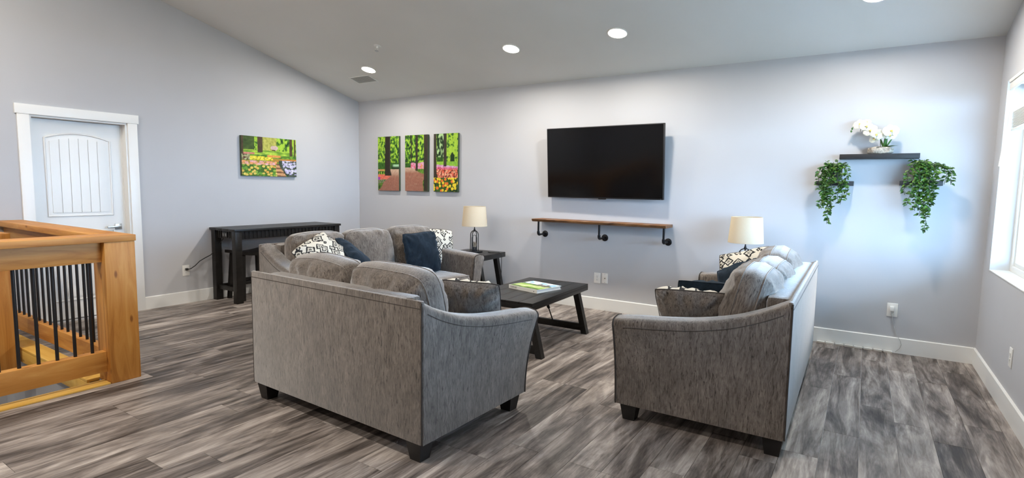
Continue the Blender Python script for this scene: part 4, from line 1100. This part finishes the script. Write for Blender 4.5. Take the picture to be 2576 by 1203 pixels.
for i in range(8):
    x0 = 6.372+i*0.0752; b = tag(empty('spacer_block', (x0+0.032, -0.034, 0)), '%s of the eight pale spacer blocks along the baseboard, counted from the window sofa' % ('first', 'second', 'third', 'fourth', 'fifth', 'sixth', 'seventh', 'last')[i], 'block', 'wooden spacer blocks along the back baseboard')
    b.rotation_euler = (0, 0, math.radians(random.uniform(-3, 3)))
    MB().box(-0.032, 0.032, -0.018, 0.018, 0, 0.016, 0.002).build('block', M['block_white'], b, 35)
    MB().box(-0.032, 0.032, -0.0185, 0.0, 0.0162, 0.018, 0.0005).build('white_top', M['white_trim'], b)  # white layer over the front half of the block top

# ------------------------------------------------------------------ book and remote on the coffee table
bk = tag(empty('book', (4.115, -1.525, 0.48), math.radians(-13)), 'large white hardback book with a castle landscape cover on the coffee table', 'book')
bw_, bd_, bh_ = 0.365, 0.33, 0.032
box('back_cover', -bw_/2, bw_/2, -bd_/2, bd_/2, 0.0, 0.003, M['paper'], bk)
box('page_block', -bw_/2+0.005, bw_/2-0.006, -bd_/2+0.003, bd_/2-0.006, 0.003, bh_-0.003, M['paper'], bk)
box('front_cover', -bw_/2, bw_/2, -bd_/2, bd_/2, bh_-0.003, bh_, M['paper'], bk)
spine = box('spine', -bw_/2, bw_/2, -bd_/2-0.002, -bd_/2+0.001, 0.0, bh_, M['paper'], bk)
def cover_art(u, v):
    a, b = u+0.16*(nz(u, v, 6, 3)-0.5), v+0.16*(nz(u, v, 6, 8)-0.5)
    c = mixc((0.20, 0.42, 0.80), (0.72, 0.82, 0.94), sstep(0.35, 0.65, nz(u, v*1.6, 5, 2)))
    if b < 0.62: c = mixc((0.03, 0.06, 0.03), (0.14, 0.24, 0.07), nz(u, v, 16, 2))
    if b < 0.48: c = mixc((0.16, 0.34, 0.04), (0.50, 0.62, 0.20), nz(u, v, 8, 4))
    if 0.48 < u < 0.88 and 0.5 < v < (0.80 if (0.52 < u < 0.60 or 0.74 < u < 0.83) else 0.70): c = mixc((0.05, 0.05, 0.05), (0.26, 0.23, 0.19), nz(u, v, 20, 5))
    if abs(b-0.30-0.25*(a-0.5)) < 0.05 and u > 0.1: c = mixc((0.70, 0.64, 0.46), (0.50, 0.46, 0.30), nz(u, v, 20, 7))
    if b < 0.14: c = mixc((0.04, 0.08, 0.02), (0.14, 0.22, 0.05), nz(u, v, 14, 6))
    return c
nx = 40
v = [(lerp(-bw_/2+0.006, bw_/2-0.004, i/nx), lerp(-bd_/2+0.004, bd_/2-0.004, j/nx), bh_+0.0006) for j in range(nx+1) for i in range(nx+1)]
pr = MB().add(v, grid_faces(nx)).build('cover_print', M['canvas_print'], bk)
at = pr.data.color_attributes.new('print', 'FLOAT_COLOR', 'POINT')
buf = np.ones((len(v), 4), dtype=np.float32)
for k in range(len(v)): buf[k, :3] = cover_art((k % (nx+1))/nx, (k//(nx+1))/nx)
at.data.foreach_set('color', buf.ravel())
def text(name, s, size, mat, parent, loc, rot):
    cu = bpy.data.curves.new(name, 'FONT'); cu.body = s; cu.size = size; cu.align_x = 'LEFT'; cu.align_y = 'CENTER'; cu.extrude = 0.0003
    t = bpy.data.objects.new(name, cu); C.objects.link(t)
    dg = bpy.context.evaluated_depsgraph_get(); me = bpy.data.meshes.new_from_object(t.evaluated_get(dg))
    bpy.data.objects.remove(t); bpy.data.curves.remove(cu)
    me.materials.clear(); me.materials.append(mat)
    o = bpy.data.objects.new(name, me); C.objects.link(o); o.parent = parent; o.location = loc; o.rotation_euler = rot
    return o
text('spine_lettering', 'CASTLES', 0.022, M['ink'], spine, (-bw_/2+0.02, -bd_/2-0.0025, bh_/2), (math.pi/2, 0, 0))
box('spine_mark', bw_/2-0.045, bw_/2-0.037, -bd_/2-0.0026, -bd_/2-0.002, 0.010, 0.018, M['ink'], spine)
rm = tag(empty('remote_control', (3.90, -1.89, 0.48), math.radians(58)), 'black remote control at the near edge of the coffee table', 'remote')
MB().box(-0.022, 0.022, -0.09, 0.09, 0, 0.017, 0.006).build('body', M['remote_plastic'], rm, 35)
for i in range(3):
    for j in range(7):
        MB().box(-0.014+i*0.011, -0.008+i*0.011, -0.06+j*0.018, -0.051+j*0.018, 0.017, 0.0185).build('button', M['button_grey'], rm)
